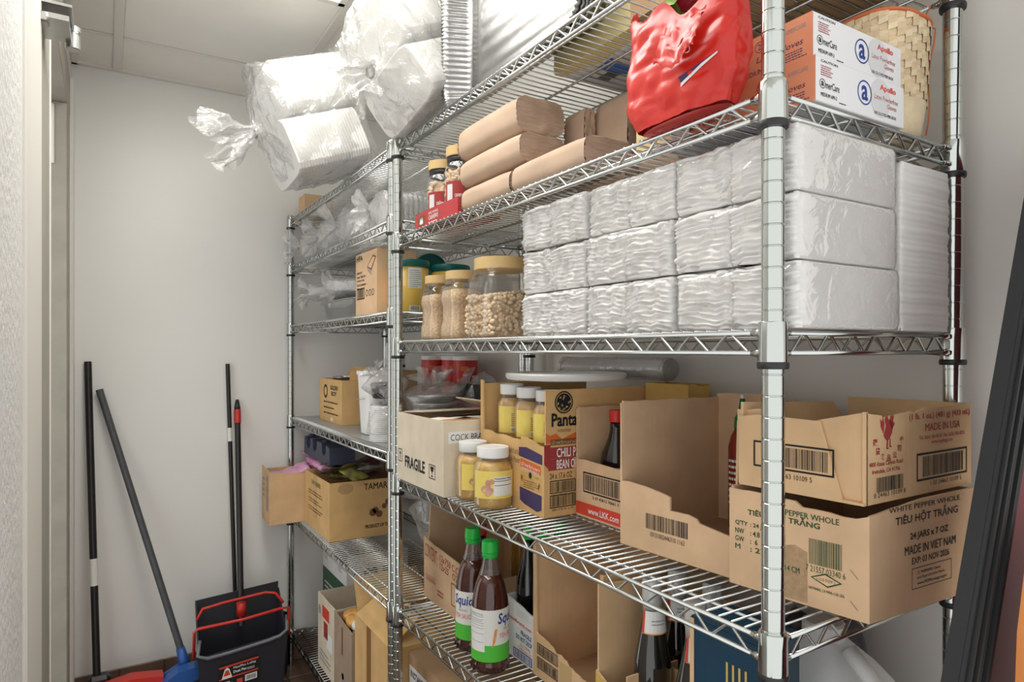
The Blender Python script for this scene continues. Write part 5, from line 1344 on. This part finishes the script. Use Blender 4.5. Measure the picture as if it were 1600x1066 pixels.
bristles(t, (-.455, 2.265, .145), (1, 0, .2), .19, .045, .135, mat('grey_bristle', (.10, .10, .11), .7, var=.5, vscale=90), 220, 5, .45)
t = thing('broom', 'thin black-handled broom behind the dustpan', 'broom', (0, 0, 0))
bar((-.249, 2.445, 1.305), (-.222, 2.40, .20), .0085, 'handle', M_HAND, t)
A, B = Vector((-.249, 2.445, 1.305)), Vector((-.222, 2.40, .20)); bar(A.lerp(B, .24), A.lerp(B, .29), .0089, 'sticker', M_LABW, t)
MB().bbox(-.31, 2.375, .10, -.14, 2.42, .20, .01).build('broom_head', M_BLACKP, t)
bristles(t, (-.225, 2.397, .11), (1, 0, 0), .16, .04, .105, M_BLACKP, 60, 8)
t = thing('dustpan', 'black upright lobby dustpan with red handle bail and label', 'dustpan', (0, 0, 0))
dx = lambda x, y, z: Vector((x, y, z))
bar((-.212, 2.44, 1.115), (-.236, 2.20, .30), .0115, 'handle', M_HAND, t)
MB().tube([(-.2115, 2.445, 1.155), (-.2118, 2.442, 1.125), (-.212, 2.44, 1.115)], [.006, .0115, .0125], 14).build('grip', M_BLACKP, t, True)
bar((-.2122, 2.438, 1.112), (-.2140, 2.421, 1.058), .0135, 'red_band', M_REDP, t)
M_PAN = mat('dustpan_plastic', (.022, .024, .032), .42)
# pan: hopper with tall back plate, low front
def quad(mb, P, th=.003):
    P = [Vector(p) for p in P]; n_ = (P[1]-P[0]).cross(P[2]-P[0]).normalized()*th
    mb.add([p+n_ for p in P]+[p-n_ for p in P], [(0, 1, 2, 3), (7, 6, 5, 4), (0, 4, 5, 1), (1, 5, 6, 2), (2, 6, 7, 3), (3, 7, 4, 0)])
fl_, fr_, bl, br = (-.400, 2.075), (-.095, 2.075), (-.385, 2.245), (-.085, 2.245)
m1 = MB(); quad(m1, [(-.372, 2.085, .03), (-.115, 2.085, .03), (fr_[0], fr_[1], .288), (fl_[0], fl_[1], .262)]); m1.build('front_panel', M_PAN, t)
m1 = MB(); quad(m1, [(-.37, 2.24, .03), (-.11, 2.24, .03), (br[0], br[1]+.02, .425), (bl[0]-.005, bl[1]+.02, .405)]); m1.build('back_panel', M_PAN, t)
for (x0, x1, x2) in ((-.372, -.400, -.388), (-.112, -.095, -.085)):
    m1 = MB(); quad(m1, [(x0, 2.085, .03), (x0, 2.24, .03), (x2, 2.262, .40), (x1, 2.075, .275)]); m1.build('side_panel', M_PAN, t)
m1 = MB(); quad(m1, [(-.372, 2.085, .03), (-.112, 2.085, .03), (-.112, 2.24, .03), (-.372, 2.24, .03)]); m1.build('base_panel', M_PAN, t)
MB().tube([(-.392, 2.10, .315), (-.402, 2.072, .272), (-.37, 2.068, .258), (-.30, 2.068, .262), (-.16, 2.068, .276), (-.12, 2.068, .284), (-.094, 2.072, .30), (-.088, 2.10, .345)], .0065, 8).build('rim', mat('grey_rim', (.16, .17, .20), .45), t, True)
MB().tube([(-.412, 2.10, .26), (-.412, 2.08, .355), (-.40, 2.075, .368), (-.25, 2.07, .372), (-.12, 2.07, .385), (-.088, 2.075, .382), (-.082, 2.10, .27)], .0055, 8).build('bail', M_REDP, t, True)
MB().tube([(-.395, 2.16, .37), (-.375, 2.17, .402), (-.30, 2.18, .408), (-.15, 2.18, .418), (-.115, 2.17, .412), (-.09, 2.15, .375)], .0055, 8).build('bail', M_REDP, t, True)
MB().tube([(-.236, 2.20, .39), (-.236, 2.20, .34)], .0175, 14).build('red_band', M_REDP, t, True)
fn = Vector((fr_[0]-fl_[0], 0, .026)).normalized(); fv = Vector((0, -.010, .243)).normalized()
p = Print((Vector((-.332, 2.0775, .118)), fn, fv)); p.lift = .006
p.rect(0, 0, .135, .100, INK).rect(0, .090, .135, .097, INK_BRED, .0002).rect(0, .048, .135, .053, INK_BRED, .0002)
p.poly([(.008, .050), (.044, .050), (.034, .084), (.026, .090), (.018, .084)], INK_W, .0004).poly([(.014, .060), (.038, .060), (.031, .080), (.021, .080)], INK_BRED, .0006)
p.text('MaxiPlus Lobby', .048, .076, .078, .010, INK_W, .04, e=.0006).text('Dust Pan', .048, .062, .045, .010, INK_W, .04, e=.0006).lines(.096, .060, .034, .010, 2, INK_W, 3).lines(.004, .016, .045, .026, 4, INK_W, 4)
p.rect(.060, .020, .080, .036, INK_BRED, .0003).rect(.088, .018, .130, .042, INK_W, .0003).bars(.092, .022, .126, .038, INK, 4, 14, .0006).build(t, 'label')
t = thing('dustbin', 'small black bin with a steel lid clip behind the dustpan', 'bin', (-.078, 2.385, 0))
MB().lathe([(.05, 0), (.055, .004), (.062, .235), (.064, .238), (.058, .24), (.05, .01), (0, .01)], 28).build('bin_body', M_BLACKP, t, True, angle=40)
MB().bbox(-.052, -.066, .14, -.032, -.055, .235, .004).build('clip', M_STEEL, t); MB().bbox(-.018, -.070, .15, .004, -.060, .25, .004).build('clip', M_STEEL, t)
# ================================================================== leaning things at the right edge
M_BLKRIB = mat('black_ribbed', (.012, .013, .015), .55); M_MAROON = mat('maroon_panel', (.20, .028, .040), .45); M_ORANGE = mat('orange_edge', (.72, .25, .06), .4)
lean = math.atan2(.227, .614)
ux = Vector((math.sin(lean), 0, math.cos(lean))); vx = Vector((math.cos(lean), 0, -math.sin(lean)))
base = Vector((-.2961, -.170, .003))
t = thing('ribbed_bundle', 'tall black ribbed bundle leaning against the right wall', 'bundle', (0, 0, 0))
Lb = 2.07; wb_ = .056
zfix = math.sin(lean)*wb_
core = MB(); 
P0 = base+Vector((zfix*.37, 0, zfix))
def bp(a, w, d): return P0+ux*a+vx*w+Vector((0, d, 0))
core.add([bp(0, 0, .004), bp(Lb, 0, .004), bp(Lb, wb_, .004), bp(0, wb_, .004), bp(0, 0, .02), bp(Lb, 0, .02), bp(Lb, wb_, .02), bp(0, wb_, .02)], [(0, 1, 2, 3), (7, 6, 5, 4), (0, 4, 5, 1), (1, 5, 6, 2), (2, 6, 7, 3), (3, 7, 4, 0)])
core.build('bundle_core', M_BLKRIB, t)
for i in range(11):
    w0 = wb_*i/11; h_ = (.000, -.004, -.002, -.006)[i % 4]
    a0 = 0
    MB().add([bp(a0, w0+.0006, .006), bp(Lb, w0+.0006, .006), bp(Lb, w0+.0006, h_), bp(a0, w0+.0006, h_), bp(a0, w0+.0052, .006), bp(Lb, w0+.0052, .006), bp(Lb, w0+.0052, h_), bp(a0, w0+.0052, h_)], [(0, 1, 2, 3), (7, 6, 5, 4), (0, 4, 5, 1), (1, 5, 6, 2), (2, 6, 7, 3), (3, 7, 4, 0)]).build('rib', M_BLKRIB, t)
t = thing('folded_panel', 'maroon folded panel leaning behind the black ribbed bundle', 'panel', (0, 0, 0))
def bq(a, w, d): return P0+ux*a+vx*(wb_+.002+w)+Vector((0, d, 0))
for (w0, w1, d0) in ((0, .037, .012), (.039, .16, .030)):
    zlo = 0
    MB().add([bq(.030 if w0 == 0 else .075, w0, d0), bq(1.80, w0, d0), bq(1.80, w1, d0), bq(.030 if w0 == 0 else .075, w1, d0), bq(.030 if w0 == 0 else .075, w0, d0+.03), bq(1.80, w0, d0+.03), bq(1.80, w1, d0+.03), bq(.030 if w0 == 0 else .075, w1, d0+.03)], [(0, 1, 2, 3), (7, 6, 5, 4), (0, 4, 5, 1), (1, 5, 6, 2), (2, 6, 7, 3), (3, 7, 4, 0)]).build('panel_leaf', M_MAROON, t)
t = thing('orange_board', 'orange rounded board edge at the far right of the photo', 'board', (0, 0, 0))
MB().prism([(.128, .0), (.34, .0), (.34, 1.10), (.30, 1.16), (.20, 1.16), (.158, 1.13), (.138, 1.06), (.130, .96)], (Vector((0, -.215, .003)), Vector((1, 0, 0)), Vector((0, 0, 1))), .02).build('board', M_ORANGE, t)

# ================================================================== ink and labels belong to the panel or body they are printed on
for o in list(COL.objects):
    if o.type != 'MESH' or not o.parent or o.parent.type != 'EMPTY': continue
    base_ = o.name.split('.')[0]
    if base_ not in ('printing', 'label', 'neck_label', 'lid_emblem', 'sticker', 'paper_band'): continue
    sib = [c for c in o.parent.children if c is not o and c.location.length < 1e-6]
    want = None
    if base_ == 'printing':
        n_ = o.data.polygons[0].normal
        key = 'front_panel' if abs(n_.x) > .7 else ('side_panel' if abs(n_.y) > .7 else 'base_panel')
        want = [c for c in sib if c.name.split('.')[0] == key] or [c for c in sib if c.name.split('.')[0] in ('carton', 'red_film')]
    elif base_ == 'lid_emblem': want = [c for c in sib if c.name.split('.')[0] == 'lid']
    else: want = [c for c in sib if c.name.split('.')[0] in ('jar_body', 'jar_glass', 'bottle_body', 'can_body', 'handle', 'front_panel')]
    if want: o.parent = want[0]
